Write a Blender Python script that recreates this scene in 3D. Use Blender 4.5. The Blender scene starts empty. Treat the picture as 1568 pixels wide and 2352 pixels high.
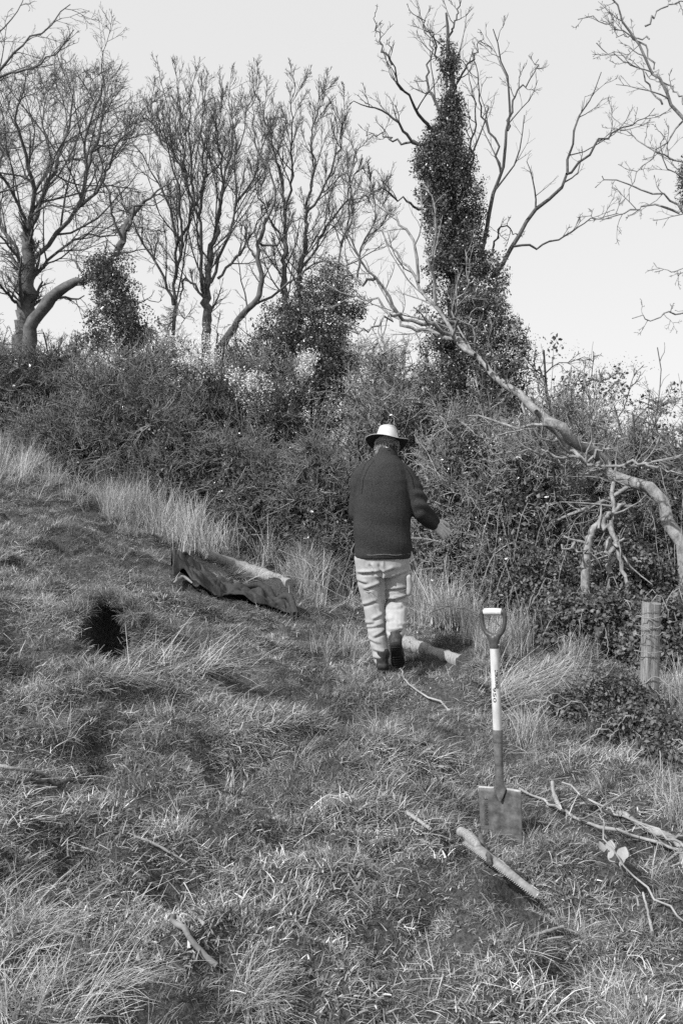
import bpy, bmesh, math, random
import numpy as np
from mathutils import Vector, Matrix

scene = bpy.context.scene
COL = scene.collection
rng = np.random.default_rng(7)
random.seed(7)
R = math.radians

# ------------------------------------------------------------------ camera
CAM_Z, PITCH, F, PW, PH = 1.45, -2.0, 35 / 36 * 2352, 1568, 2352
cd = bpy.data.cameras.new('camera'); cam = bpy.data.objects.new('camera', cd); COL.objects.link(cam)
cd.lens = 35; cd.sensor_width = 36; cd.sensor_fit = 'AUTO'; cd.clip_start = .05; cd.clip_end = 2000
cam.location = (0, 0, CAM_Z); cam.rotation_euler = (R(90 + PITCH), 0, 0)
scene.camera = cam

# ------------------------------------------------------------------ sky, sun, exposure
SUN = Vector((-.68, -.52, .84)).normalized()              # direction to the sun
elev = math.asin(SUN.z); azim = math.atan2(SUN.x, SUN.y)
w = bpy.data.worlds.new('World'); scene.world = w; w.use_nodes = True
nt = w.node_tree; nt.nodes.clear()
sky = nt.nodes.new('ShaderNodeTexSky'); sky.sky_type = 'NISHITA'; sky.sun_disc = False
sky.sun_elevation = elev; sky.sun_rotation = azim
sky.air_density = 1.0; sky.dust_density = 1.5; sky.ozone_density = 1.0
bw = nt.nodes.new('ShaderNodeRGBToBW'); bg = nt.nodes.new('ShaderNodeBackground'); wo = nt.nodes.new('ShaderNodeOutputWorld')
veil = nt.nodes.new('ShaderNodeMix'); veil.data_type = 'RGBA'; veil.inputs[0].default_value = .9; veil.inputs[7].default_value = (2.2, 2.2, 2.2, 1)   # an even veil of high cloud over the blue
nt.links.new(sky.outputs[0], bw.inputs[0]); nt.links.new(bw.outputs[0], veil.inputs[6]); nt.links.new(veil.outputs[2], bg.inputs[0]); nt.links.new(bg.outputs[0], wo.inputs[0])
bg.inputs[1].default_value = .15
sd = bpy.data.lights.new('sun', 'SUN'); so = bpy.data.objects.new('sun', sd); COL.objects.link(so)
sd.energy = 2.3; sd.angle = R(.8); sd.color = (1, 1, 1)
so.rotation_euler = SUN.to_track_quat('Z', 'Y').to_euler(); so.location = (-20, -8, 20)
vs = scene.view_settings
vs.view_transform = 'Standard'; vs.look = 'None'; vs.exposure = 1.3; vs.gamma = 1; vs.use_curve_mapping = False
scene.cycles.use_denoising = False
scene.cycles.max_bounces = 4; scene.cycles.diffuse_bounces = 2; scene.cycles.transmission_bounces = 3
scene.cycles.transparent_max_bounces = 4

# ------------------------------------------------------------------ materials (black and white place)
def mat(name, c0, c1=None, scale=20., rough=.9, spec=.2, bump=0., tone=False, rand=0., transl=0., patch=False, stretch=None, detail=5., bdist=.01, c2=None):
    m = bpy.data.materials.new(name); m.use_nodes = True
    n = m.node_tree.nodes; l = m.node_tree.links; n.clear()
    out = n.new('ShaderNodeOutputMaterial'); b = n.new('ShaderNodeBsdfPrincipled')
    b.inputs['Roughness'].default_value = rough; b.inputs['Specular IOR Level'].default_value = spec
    tc = n.new('ShaderNodeTexCoord'); no = n.new('ShaderNodeTexNoise')
    no.inputs['Scale'].default_value = scale; no.inputs['Detail'].default_value = detail; no.inputs['Roughness'].default_value = .65
    src = tc.outputs['Object']
    if stretch:
        mp = n.new('ShaderNodeMapping'); mp.inputs['Scale'].default_value = stretch
        l.new(src, mp.inputs[0]); src = mp.outputs[0]
    l.new(src, no.inputs['Vector'])
    if c1 is None: c1 = c0
    rp = n.new('ShaderNodeValToRGB'); rp.color_ramp.elements[0].position = .34; rp.color_ramp.elements[1].position = .66
    rp.color_ramp.elements[0].color = (c0, c0, c0, 1); rp.color_ramp.elements[1].color = (c1, c1, c1, 1)
    if c2 is not None:
        e = rp.color_ramp.elements.new(.78); e.color = (c2, c2, c2, 1)
    l.new(no.outputs[0], rp.inputs[0]); col = rp.outputs[0]
    def mul(a, bsock):
        x = n.new('ShaderNodeMix'); x.data_type = 'RGBA'; x.blend_type = 'MULTIPLY'; x.inputs[0].default_value = 1
        l.new(a, x.inputs[6]); l.new(bsock, x.inputs[7]); return x.outputs[2]
    if tone:
        at = n.new('ShaderNodeAttribute'); at.attribute_name = 'tone'; col = mul(col, at.outputs['Color'])
    if rand:
        oi = n.new('ShaderNodeObjectInfo'); mr = n.new('ShaderNodeMapRange')
        mr.inputs[3].default_value = 1 - rand; mr.inputs[4].default_value = 1 + rand
        l.new(oi.outputs['Random'], mr.inputs[0]); col = mul(col, mr.outputs[0])
    if patch:
        ap = n.new('ShaderNodeAttribute'); ap.attribute_type = 'INSTANCER'; ap.attribute_name = 'patch'; col = mul(col, ap.outputs['Fac'])
    l.new(col, b.inputs['Base Color'])
    if bump:
        bp = n.new('ShaderNodeBump'); bp.inputs['Strength'].default_value = bump; bp.inputs['Distance'].default_value = bdist
        l.new(no.outputs[0], bp.inputs['Height']); l.new(bp.outputs[0], b.inputs['Normal'])
    if transl:
        tr = n.new('ShaderNodeBsdfTranslucent'); l.new(col, tr.inputs[0])
        mx = n.new('ShaderNodeMixShader'); mx.inputs[0].default_value = transl
        l.new(b.outputs[0], mx.inputs[1]); l.new(tr.outputs[0], mx.inputs[2]); l.new(mx.outputs[0], out.inputs[0])
    else:
        l.new(b.outputs[0], out.inputs[0])
    return m

MAT = dict(
    soil=mat('soil', .03, .11, 60, .95, .1, 1., bdist=.02),
    burrow=mat('burrow_soil', .018, .035, 30, 1, .05, .8),
    grass=mat('grass', .9, 1.15, 1.2, .75, .25, tone=True, rand=.22, patch=True, transl=.25),
    straw=mat('straw', .9, 1.1, 3, .75, .3, tone=True, rand=.15, transl=.2),
    bark=mat('bark', .05, .13, 26, .95, .1, .5, stretch=(1, 1, .35), c2=.2),
    bark_far=mat('bark_far', .07, .15, 14, .95, .1, .4, c2=.22),
    bark_pale=mat('bark_pale', .13, .34, 22, .9, .15, .8, bdist=.02, stretch=(1, 1, .6), c2=.5),
    twig=mat('twig', .11, .24, 12, .85, .2, c2=.36),
    twig_pale=mat('twig_pale', .16, .36, 9, .85, .2, c2=.22),
    ivy=mat('ivy_leaf', .8, 1.2, 3, .30, .6, tone=True, rand=.3, transl=.12),
    leaf=mat('bramble_leaf', .8, 1.2, 3, .5, .4, tone=True, rand=.3, transl=.2),
    blossom=mat('blossom', .7, .85, 20, .8, .2, transl=.3),
    wood_pale=mat('weathered_wood', .14, .38, 24, .85, .2, .5, stretch=(7, 7, .6)),
    wood_dark=mat('dark_wood', .05, .13, 30, .85, .2, .5),
    post=mat('post_wood', .11, .34, 22, .9, .15, .8, stretch=(5, 5, .35), bdist=.012),
    wire=mat('wire', .1, .2, 60, .55, .5),
    fleece=mat('fleece', .022, .06, 170, 1, .03, .6, bdist=.006, detail=2.),
    trousers=mat('trouser_cotton', .30, .40, 13, .9, .15, .25, bdist=.006),
    hat=mat('hat_cotton', .42, .54, 18, .9, .15, .3, bdist=.004),
    hat_under=mat('hat_lining', .03, .045, 40, .95, .1),
    leather=mat('boot_leather', .018, .05, 40, .6, .3, .4),
    sole=mat('boot_sole', .012, .022, 60, .8, .2, .5),
    skin=mat('skin', .3, .38, 40, .6, .3),
    hair=mat('grey_hair', .28, .5, 50, .6, .3),
    glove=mat('glove', .42, .55, 45, .85, .2, .4, bdist=.004),
    eye=mat('eye', .5, .7, 40, .2, .5),
    coat=mat('coat_cloth', .026, .055, 60, .75, .25, .4, bdist=.006),
    coat_light=mat('coat_lining', .16, .26, 60, .9, .1),
    tag=mat('neck_tag', .6, .7, 60, .8, .1),
    shaft=mat('shaft_paint', .34, .62, 26, .55, .35, .3, stretch=(1, 1, .3), bdist=.003),
    steel=mat('rusty_steel', .045, .15, 22, .65, .35, .7, bdist=.004, c2=.24),
    steel_edge=mat('worn_steel', .2, .42, 60, .45, .5, .3, bdist=.003),
    socket=mat('socket_steel', .06, .17, 40, .45, .6, .3, bdist=.003),
    plastic=mat('dark_plastic', .04, .08, 60, .42, .45, .2, bdist=.002),
    grip=mat('grip_plastic', .48, .62, 60, .6, .3, .2, bdist=.002),
    ink=mat('ink', .01, .012, 40, .6, .2),
    saw_steel=mat('saw_steel', .16, .28, 50, .35, .6),
    leaf_pale=mat('pale_leaf', .3, .42, 40, .7, .3, .3, transl=.2),
)

# ------------------------------------------------------------------ numpy helpers
def vnoise(x, y, seed=0):
    x = np.asarray(x, float); y = np.asarray(y, float)
    xi = np.floor(x).astype(np.int64); yi = np.floor(y).astype(np.int64)
    fx = x - xi; fy = y - yi
    fx = fx * fx * (3 - 2 * fx); fy = fy * fy * (3 - 2 * fy)
    def hsh(a, b):
        n = (a * 374761393 + b * 668265263 + seed * 982451653) & 0xffffffff
        n = ((n ^ (n >> 13)) * 1274126177) & 0xffffffff
        return ((n ^ (n >> 16)) & 0xffff) / 65535.
    return (hsh(xi, yi) * (1 - fx) + hsh(xi + 1, yi) * fx) * (1 - fy) + (hsh(xi, yi + 1) * (1 - fx) + hsh(xi + 1, yi + 1) * fx) * fy
def vnoise3(p, seed=0):
    return (vnoise(p[:, 0] + 3.7, p[:, 1], seed) + vnoise(p[:, 1] + 5.1, p[:, 2], seed + 1) + vnoise(p[:, 2], p[:, 0] + 9.7, seed + 2)) / 3
def sst(a, b, x):
    t = np.clip((x - a) / (b - a), 0, 1); return t * t * (3 - 2 * t)

PITS = [(-.68, 6.1, .20, .11), (-1.05, 5.0, .20, .12), (-1.35, 5.05, .16, .10), (-.37, 3.95, .15, .11), (-.95, 3.75, .17, .10), (-.45, 4.35, .28, .12), (-.14, 3.7, .14, .09), (.1, 3.6, .15, .09), (.42, 4.6, .16, .09), (.36, 3.2, .16, .10),
        (.1, 2.95, .15, .10), (.62, 2.95, .15, .1), (1.0, 3.1, .15, .09), (-1.4, 4.2, .2, .12), (-1.7, 5.3, .2, .12), (-.2, 5.3, .18, .09), (.15, 5.9, .2, .09), (-.9, 7.4, .22, .1), (-2.0, 7.2, .25, .12), (-.55, 3.1, .14, .09), (-.85, 3.05, .13, .09), (1.25, 3.9, .2, .09)]
HX, HY = -1.29, 5.40                                     # the burrow mouth
def h(x, y):
    x = np.asarray(x, float); y = np.asarray(y, float)
    s = -x; g = .5 * (s + np.sqrt(s * s + .36)); g = 5.5 * np.tanh(g / 5.5)
    z = g * (.2 + .022 * np.clip(y, 0, 14)) - .045 * (.2 + .0143 * 7)
    z = z - .03 * np.clip(x - 2.5, 0, 30) - .0
    near = 1 - sst(16, 24, np.abs(y))
    b = .13 * (vnoise(x * 1.0 + 3, y * 1.0, 1) - .5) + .12 * (vnoise(x * 2.3, y * 2.7, 2) - .5) + .075 * (vnoise(x * 6, y * 7, 3) - .5) + .035 * (vnoise(x * 12, y * 13, 4) - .5)
    st = y * .9 - x * 1.1 + 1.1 * vnoise(x * .7, y * .7, 5)             # terracettes along the slope
    fr = (st * 1.25) % 1.0
    b = b - .10 * sst(.66, .86, vnoise(x * 3.1 + 11, y * 3.9, 6)) + .07 * sst(.55, .9, vnoise(x * 2.7 + 31, y * 3.3, 7))
    for (ax, ay, ar, ad) in PITS: b = b - ad * np.exp(-((((x - ax) / ar) ** 2 + ((y - ay) / (ar * .75)) ** 2)) ** 1.6)
    b = b + .085 * (sst(0, .28, fr) - fr) * sst(.0, 1.5, -x + 1.4)
    z = z + b * near
    for (ax, ay, az, ar) in ((.30, 7.3, .02, .45), (.64, 4.05, -.03, .32)):
        k = np.exp(-(((x - ax) ** 2 + (y - ay) ** 2) / ar ** 2) ** 1.5); z = z * (1 - k) + (az + .25 * np.minimum(ax - x, .3) * .5) * k
    # the bank above the burrow
    lat = np.exp(-((x - HX - .05) / .42) ** 2)
    z = z + .23 * lat * sst(-.05, .13, y - HY) * (1 - sst(.3, 1.3, y - HY)) - .10 * np.exp(-((x - HX) / .16) ** 2 - ((y - HY + .06) / .16) ** 2)
    return z
PC, PS = math.cos(R(PITCH)), math.sin(R(PITCH))
def ray(px, py):
    u = (px - 784) / F; v = (1176 - py) / F
    return np.array([u, PC - v * PS, PS + v * PC])
def at(px, py, Y):                                        # the point seen at a pixel at forward distance Y
    d = ray(px, py); return np.array([0, 0, CAM_Z]) + d * (Y / d[1])
def ground(px, py, lift=0.):
    d = ray(px, py); ts = np.linspace(1.6, 26, 1600)
    p = np.array([0, 0, CAM_Z]) + ts[:, None] * d
    below = p[:, 2] <= h(p[:, 0], p[:, 1]) + lift
    i = int(np.argmax(below)) if below.any() else 700
    return p[i]
def hz(x, y): return float(h(x, y))

def obj(name, mesh, m=None, parent=None, loc=None):
    o = bpy.data.objects.new(name, mesh); COL.objects.link(o)
    if m is not None and mesh is not None:
        mesh.materials.clear(); mesh.materials.append(MAT[m] if isinstance(m, str) else m)
    if parent is not None: o.parent = parent
    if loc is not None: o.location = loc
    return o
def empty(name, loc=(0, 0, 0)):
    o = bpy.data.objects.new(name, None); COL.objects.link(o); o.location = loc; o.empty_display_size = .1; return o
def tag(o, label=None, cat=None, group=None, kind=None):
    if label: o['label'] = label
    if cat: o['category'] = cat
    if group: o['group'] = group
    if kind: o['kind'] = kind
    return o
def build(name, V, Q=None, T=None, smooth=True, tone=None):
    V = np.ascontiguousarray(V, dtype=np.float32); me = bpy.data.meshes.new(name)
    nq = 0 if Q is None else len(Q); ntr = 0 if T is None else len(T)
    me.vertices.add(len(V)); me.vertices.foreach_set('co', V.ravel())
    idx = []
    if nq: idx.append(np.asarray(Q, np.int32).ravel())
    if ntr: idx.append(np.asarray(T, np.int32).ravel())
    idx = np.concatenate(idx)
    me.loops.add(len(idx)); me.loops.foreach_set('vertex_index', idx)
    st = np.concatenate([np.arange(nq) * 4, nq * 4 + np.arange(ntr) * 3]).astype(np.int32)
    me.polygons.add(nq + ntr); me.polygons.foreach_set('loop_start', st)
    if smooth: me.polygons.foreach_set('use_smooth', np.ones(nq + ntr, bool))
    if tone is not None:
        a = me.attributes.new('tone', 'FLOAT', 'POINT'); a.data.foreach_set('value', np.asarray(tone, np.float32))
    me.update(calc_edges=True); me.validate()
    return me
class MB:                                                 # collects geometry for one mesh
    def __init__(s): s.V = []; s.Q = []; s.T = []; s.tn = []; s.n = 0
    def add(s, V, Q=None, T=None, tone=None):
        V = np.asarray(V, float).reshape(-1, 3)
        if Q is not None and len(Q): s.Q.append(np.asarray(Q).reshape(-1, 4) + s.n)
        if T is not None and len(T): s.T.append(np.asarray(T).reshape(-1, 3) + s.n)
        s.tn.append(np.full(len(V), 1.) if tone is None else np.broadcast_to(np.asarray(tone, float), (len(V),)))
        s.V.append(V); s.n += len(V); return s
    def mesh(s, name, smooth=True, tone=False):
        return build(name, np.concatenate(s.V), np.concatenate(s.Q) if s.Q else None, np.concatenate(s.T) if s.T else None, smooth, np.concatenate(s.tn) if tone else None)
def nrm(a): return a / np.maximum(np.linalg.norm(a, axis=-1, keepdims=True), 1e-9)
def tubes(mb, P, r, sides=4, cap=False, rough=0.):
    P = np.asarray(P, float); r = np.asarray(r, float)
    if P.ndim == 2: P = P[None]; r = r[None]
    K, M_, _ = P.shape
    T = nrm(np.gradient(P, axis=1))
    mean = nrm(P[:, -1] - P[:, 0])
    ref = np.where(np.abs(mean[:, 2:3]) < .8, np.array([[0, 0, 1.]]), np.array([[1., 0, 0]]))
    U = nrm(np.cross(T, ref[:, None, :])); W = np.cross(T, U)
    a = np.arange(sides) * 2 * math.pi / sides
    rr = r[:, :, None]
    if rough: rr = rr * (1 + rough * rng.uniform(-1, 1, (K, M_, sides)))
    V = P[:, :, None, :] + rr[..., None] * (np.cos(a)[None, None, :, None] * U[:, :, None, :] + np.sin(a)[None, None, :, None] * W[:, :, None, :])
    base = (np.arange(K) * M_ * sides)[:, None, None]
    i = np.arange(M_ - 1)[None, :, None] * sides; j = np.arange(sides)[None, None, :]; j2 = (j + 1) % sides
    Q = np.stack([base + i + j, base + i + j2, base + i + sides + j2, base + i + sides + j], -1).reshape(-1, 4)
    mb.add(V.reshape(-1, 3), Q)
    if cap:
        for k in range(K):
            for e, flip in ((0, True), (M_ - 1, False)):
                ring = V[k, e]; c = ring.mean(0)
                t = [[sides, q, (q + 1) % sides] if not flip else [sides, (q + 1) % sides, q] for q in range(sides)]
                mb.add(np.vstack([ring, c]), None, t)
    return mb
def resample(P, n):
    P = np.asarray(P, float)
    if len(P) > 2:                                        # Catmull-Rom
        A = np.vstack([2 * P[0] - P[1], P, 2 * P[-1] - P[-2]]); out = []
        for i in range(len(P) - 1):
            t = np.linspace(0, 1, 9)[:-1, None]; a, b, c, d = A[i:i + 4]
            out.append(.5 * (2 * b + (c - a) * t + (2 * a - 5 * b + 4 * c - d) * t ** 2 + (3 * b - a - 3 * c + d) * t ** 3))
        P = np.vstack(out + [P[-1:]])
    s = np.r_[0, np.cumsum(np.linalg.norm(np.diff(P, axis=0), axis=1))]
    q = np.linspace(0, s[-1], n)
    return np.stack([np.interp(q, s, P[:, k]) for k in range(P.shape[1])], 1)
def grow(par, prad, n, t0, t1, ang, angv, lratio, npts, wob, up, rratio=.6, taper=.25, rmin=.002, flat=0.):
    K, M_, _ = par.shape
    plen = np.linalg.norm(np.diff(par, axis=1), axis=2).sum(1)
    t = t0 + (t1 - t0) * ((np.arange(n)[None, :] + rng.uniform(0, 1, (K, n))) / n)
    f = t * (M_ - 1); i = np.clip(f.astype(int), 0, M_ - 2); fr = (f - i)[..., None]
    k = np.arange(K)[:, None]
    A = par[k, i]; B = par[k, i + 1]; pos = A * (1 - fr) + B * fr
    T = nrm(B - A); pr = prad[k, i] * (1 - fr[..., 0]) + prad[k, i + 1] * fr[..., 0]
    rv = rng.normal(size=T.shape); rv[..., 1] *= (1 - flat)
    perp = nrm(rv - (rv * T).sum(-1, keepdims=True) * T)
    a = np.clip(rng.normal(ang, angv, (K, n)), .1, 2.2)[..., None]
    d = np.cos(a) * T + np.sin(a) * perp
    L = plen[:, None] * lratio * (1.15 - .75 * t) * rng.uniform(.55, 1.35, (K, n))
    pos = pos.reshape(-1, 3); d = d.reshape(-1, 3); L = L.reshape(-1); r0 = np.maximum(np.minimum(pr * rratio, pr * .9), rmin).reshape(-1)
    pts = [pos]; step = (L / (npts - 1))[:, None]
    for q in range(npts - 1):
        d = nrm(d + rng.normal(0, wob, d.shape) + np.array([0, 0, up])); pos = pos + d * step; pts.append(pos)
    P = np.stack(pts, 1)
    rad = r0[:, None] * np.linspace(1, taper, npts)[None, :]
    return P, np.maximum(rad, rmin * .6)

# ------------------------------------------------------------------ scattering by geometry nodes (uncountable stuff)
def protos(name, meshes, m):
    c = bpy.data.collections.new(name)
    for i, me in enumerate(meshes):
        me.materials.clear(); me.materials.append(MAT[m])
        o = bpy.data.objects.new('%s_%02d' % (name, i), me); c.objects.link(o)
    return c
def scatter(name, P, rot, scl, idx, coll, parent=None):
    me = bpy.data.meshes.new(name); me.vertices.add(len(P)); me.vertices.foreach_set('co', np.ascontiguousarray(P, np.float32).ravel())
    a = me.attributes.new('rot', 'FLOAT_VECTOR', 'POINT'); a.data.foreach_set('vector', np.ascontiguousarray(rot, np.float32).ravel())
    a = me.attributes.new('scl', 'FLOAT_VECTOR', 'POINT'); s3 = np.asarray(scl, np.float32)
    if s3.ndim == 1: s3 = np.repeat(s3[:, None], 3, 1)
    a.data.foreach_set('vector', np.ascontiguousarray(s3).ravel())
    a = me.attributes.new('pick', 'INT', 'POINT'); a.data.foreach_set('value', np.ascontiguousarray(idx, np.int32))
    wp = np.asarray(P); pt = np.clip(.12 + 1.65 * (.55 * vnoise(wp[:, 0] * 1.4, wp[:, 1] * 1.4, 91) + .45 * vnoise(wp[:, 0] * 5, wp[:, 1] * 5, 92)), .38, 1.7)
    a = me.attributes.new('patch', 'FLOAT', 'POINT'); a.data.foreach_set('value', np.ascontiguousarray(pt, np.float32))
    o = bpy.data.objects.new(name, me); COL.objects.link(o)
    if parent is not None: o.parent = parent
    g = bpy.data.node_groups.new(name + '_scatter', 'GeometryNodeTree')
    g.interface.new_socket('Geometry', in_out='INPUT', socket_type='NodeSocketGeometry')
    g.interface.new_socket('Geometry', in_out='OUTPUT', socket_type='NodeSocketGeometry')
    N = g.nodes; L = g.links
    gi = N.new('NodeGroupInput'); go = N.new('NodeGroupOutput')
    ci = N.new('GeometryNodeCollectionInfo'); ci.inputs['Collection'].default_value = coll
    ci.inputs['Separate Children'].default_value = True; ci.inputs['Reset Children'].default_value = True
    ip = N.new('GeometryNodeInstanceOnPoints'); ip.inputs['Pick Instance'].default_value = True
    def na(nm, ty):
        q = N.new('GeometryNodeInputNamedAttribute'); q.data_type = ty; q.inputs['Name'].default_value = nm; return q.outputs['Attribute']
    e = N.new('FunctionNodeEulerToRotation')
    L.new(gi.outputs[0], ip.inputs['Points']); L.new(ci.outputs[0], ip.inputs['Instance'])
    L.new(na('pick', 'INT'), ip.inputs['Instance Index']); L.new(na('rot', 'FLOAT_VECTOR'), e.inputs[0]); L.new(e.outputs[0], ip.inputs['Rotation'])
    L.new(na('scl', 'FLOAT_VECTOR'), ip.inputs['Scale']); L.new(ip.outputs[0], go.inputs[0])
    md = o.modifiers.new('scatter', 'NODES'); md.node_group = g
    o['kind'] = 'stuff'
    return o

def blades(n, rad, l0, l1, w0, w1, lean, curl, tones, dirbias=None, base_tone=None, nseg=4):
    """n grass blades on a disc: ribbons that lean and curl over"""
    a = rng.uniform(0, 2 * math.pi, n); rr = rad * np.sqrt(rng.uniform(0, 1, n))
    base = np.stack([rr * np.cos(a), rr * np.sin(a), np.full(n, -.012)], 1)
    L = rng.uniform(l0, l1, n); wd = rng.uniform(w0, w1, n)
    az = rng.uniform(0, 2 * math.pi, n)
    if dirbias is not None: az = rng.normal(dirbias[0], dirbias[1], n)
    hd = np.stack([np.cos(az), np.sin(az), np.zeros(n)], 1)
    sd_ = np.stack([-np.sin(az + rng.normal(0, .6, n)), np.cos(az), np.zeros(n)], 1)
    le = np.abs(rng.normal(lean, .22, n)); cu = np.abs(rng.normal(curl, .35, n))
    pos = base.copy(); pts = [pos]
    for q in range(nseg - 1):
        th = np.minimum(le + cu * (q + .5) / (nseg - 1), 1.75)
        d = np.sin(th)[:, None] * hd + np.cos(th)[:, None] * np.array([0, 0, 1.])
        pos = pos + d * (L / (nseg - 1))[:, None]; pts.append(pos)
    P = np.stack(pts, 1)
    wv = wd[:, None] * np.linspace(1, .25, nseg)[None, :] ** .8
    V = np.stack([P - sd_[:, None] * wv[..., None] / 2, P + sd_[:, None] * wv[..., None] / 2], 2)
    b = (np.arange(n) * nseg * 2)[:, None]; i = np.arange(nseg - 1)[None] * 2
    Q = np.stack([b + i, b + i + 1, b + i + 3, b + i + 2], -1).reshape(-1, 4)
    tn = tones(n)
    return V.reshape(-1, 3), Q, np.repeat(tn, nseg * 2)
def mix_tones(lo, hi, plo, phi, frac):
    def f(n):
        t = rng.uniform(lo, hi, n); k = rng.uniform(0, 1, n) < frac; t[k] = rng.uniform(plo, phi, k.sum()); return t
    return f
def tuft(**k):
    V, Q, t = blades(**k); return build('tuft', V, Q, None, True, t)

TURF = protos('turf', [tuft(n=70, rad=.085, l0=.018, l1=.055, w0=.0022, w1=.0042, lean=.75, curl=.7, tones=mix_tones(.09, .28, .36, .58, .18)) for _ in range(5)]
              + [tuft(n=62, rad=.085, l0=.028, l1=.09, w0=.0022, w1=.004, lean=.75, curl=.9, tones=mix_tones(.10, .30, .36, .58, .24), dirbias=(0, 1.1)) for _ in range(4)]
              + [tuft(n=62, rad=.085, l0=.012, l1=.034, w0=.0035, w1=.008, lean=.9, curl=.6, tones=mix_tones(.08, .24, .32, .52, .14)) for _ in range(3)], 'grass')
TUSS = protos('tussock', [tuft(n=130, rad=.07, l0=.06, l1=.15, w0=.0024, w1=.0042, lean=.5, curl=1.1, tones=mix_tones(.1, .26, .34, .58, .3)) for _ in range(5)], 'grass')
LITT = protos('litter', [tuft(n=16, rad=.16, l0=.02, l1=.13, w0=.0018, w1=.0036, lean=1.4, curl=.12, tones=mix_tones(.28, .52, .5, .62, .3), nseg=3) for _ in range(6)], 'straw')
STRW = protos('straw', [tuft(n=34, rad=.09, l0=.2, l1=.55, w0=.0035, w1=.006, lean=.25, curl=.6, tones=mix_tones(.25, .48, .48, .62, .3)) for _ in range(5)], 'straw')
FLOP = protos('flopped_straw', [tuft(n=22, rad=.12, l0=.25, l1=.55, w0=.003, w1=.0056, lean=1.05, curl=.55, tones=mix_tones(.25, .5, .5, .62, .3), dirbias=(0, .8)) for _ in range(5)], 'straw')
def leafcl(n, rad, s0, s1, t0, t1, upb=.3, flatz=1.):
    d = nrm(rng.normal(size=(n, 3))); c = d * (rad * rng.uniform(.15, 1, n) ** .5)[:, None]; c[:, 2] *= flatz
    nn = nrm(rng.normal(size=(n, 3)) + d * .6 + np.array([0, 0, upb])); u = nrm(np.cross(nn, rng.normal(size=(n, 3)))); v = np.cross(nn, u)
    s = rng.uniform(s0, s1, n)[:, None]
    V = np.stack([c - u * s, c - v * s * .62 + nn * s * .12, c + u * s * 1.0 - nn * s * .15, c + v * s * .62 + nn * s * .12], 1)
    b = np.arange(n)[:, None] * 4
    T = np.concatenate([b + np.array([0, 1, 2]), b + np.array([0, 2, 3])])
    return build('leaves', V.reshape(-1, 3), None, T, False, np.repeat(rng.uniform(t0, t1, n), 4))
IVY = protos('ivy_cluster', [leafcl(40, .16, .014, .034, .05, .15, .6) for _ in range(6)], 'ivy')
BRM = protos('bramble_cluster', [leafcl(30, .13, .014, .03, .06, .18, .8, .7) for _ in range(6)], 'leaf')
BUD = protos('bud_cluster', [leafcl(16, .16, .006, .013, .12, .3, .4) for _ in range(4)], 'leaf')
BLO = protos('blossom_cluster', [leafcl(15, .10, .009, .017, .9, 1.1, .4) for _ in range(4)], 'blossom')
SCRUBM = []
for _ in range(6):
    mb = MB(); st = nrm(rng.normal(size=(7, 1, 3)) + np.array([0, 0, .6])); st = np.cumsum(np.concatenate([np.zeros((7, 1, 3)), st * .11, st * .11 + rng.normal(0, .03, (7, 1, 3)), st * .11 + rng.normal(0, .04, (7, 1, 3))], 1), 1)
    sr = np.tile(np.array([[.007, .006, .005, .004]]), (7, 1)); tubes(mb, st, sr, 3)
    P1, r1 = grow(st, sr, 7, .15, 1, .9, .3, .55, 4, .28, .05, .7, .4, .0036); tubes(mb, P1, r1, 3)
    P2, r2 = grow(P1, r1, 2, .2, 1, .9, .3, .5, 3, .3, .03, .8, .5, .003); tubes(mb, P2, r2, 3)
    SCRUBM.append(mb.mesh('scrub'))
SCRUB = protos('scrub_twigs', SCRUBM, 'twig')
SCRUBP = protos('pale_scrub_twigs', [m.copy() for m in SCRUBM], 'twig_pale')
def euler_rand(n, tilt=.3): return np.stack([rng.normal(0, tilt, n), rng.normal(0, tilt, n), rng.uniform(0, 6.283, n)], 1)

# ================================================================== THE GROUND
def axis(a, b, step, far):
    c = np.arange(a, b + 1e-6, step); g = step * 1.25 ** np.arange(1, 60); g = np.cumsum(g); g = g[g < far]
    return np.concatenate([(a - g)[::-1], c, b + g])
gx = axis(-6.5, 5, .037, 420); gy = axis(1.2, 15.5, .037, 520)
X, Y = np.meshgrid(gx, gy); Z = h(X, Y)
V = np.stack([X, Y, Z], -1).reshape(-1, 3); nx = len(gx)
ii, jj = np.meshgrid(np.arange(len(gy) - 1), np.arange(nx - 1), indexing='ij')
a = ii * nx + jj; Q = np.stack([a, a + 1, a + nx + 1, a + nx], -1).reshape(-1, 4)
dxh = (V[:, 0] - HX) / (.12 + .03 * vnoise(V[:, 1] * 20, V[:, 0] * 9, 8)); dyh = (V[:, 1] - HY - .03) / (.115 + .03 * vnoise(V[:, 0] * 24, V[:, 1] * 3, 9))
kk = 1 - sst(.55, 1.05, np.sqrt(dxh ** 2 + dyh ** 2))      # the burrow: the bank's face pushed back into a pocket
V[:, 1] += .30 * kk; V[:, 2] -= .12 * kk
grd = obj('ground', build('ground', V, Q), 'soil'); tag(grd, kind='structure')

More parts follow.
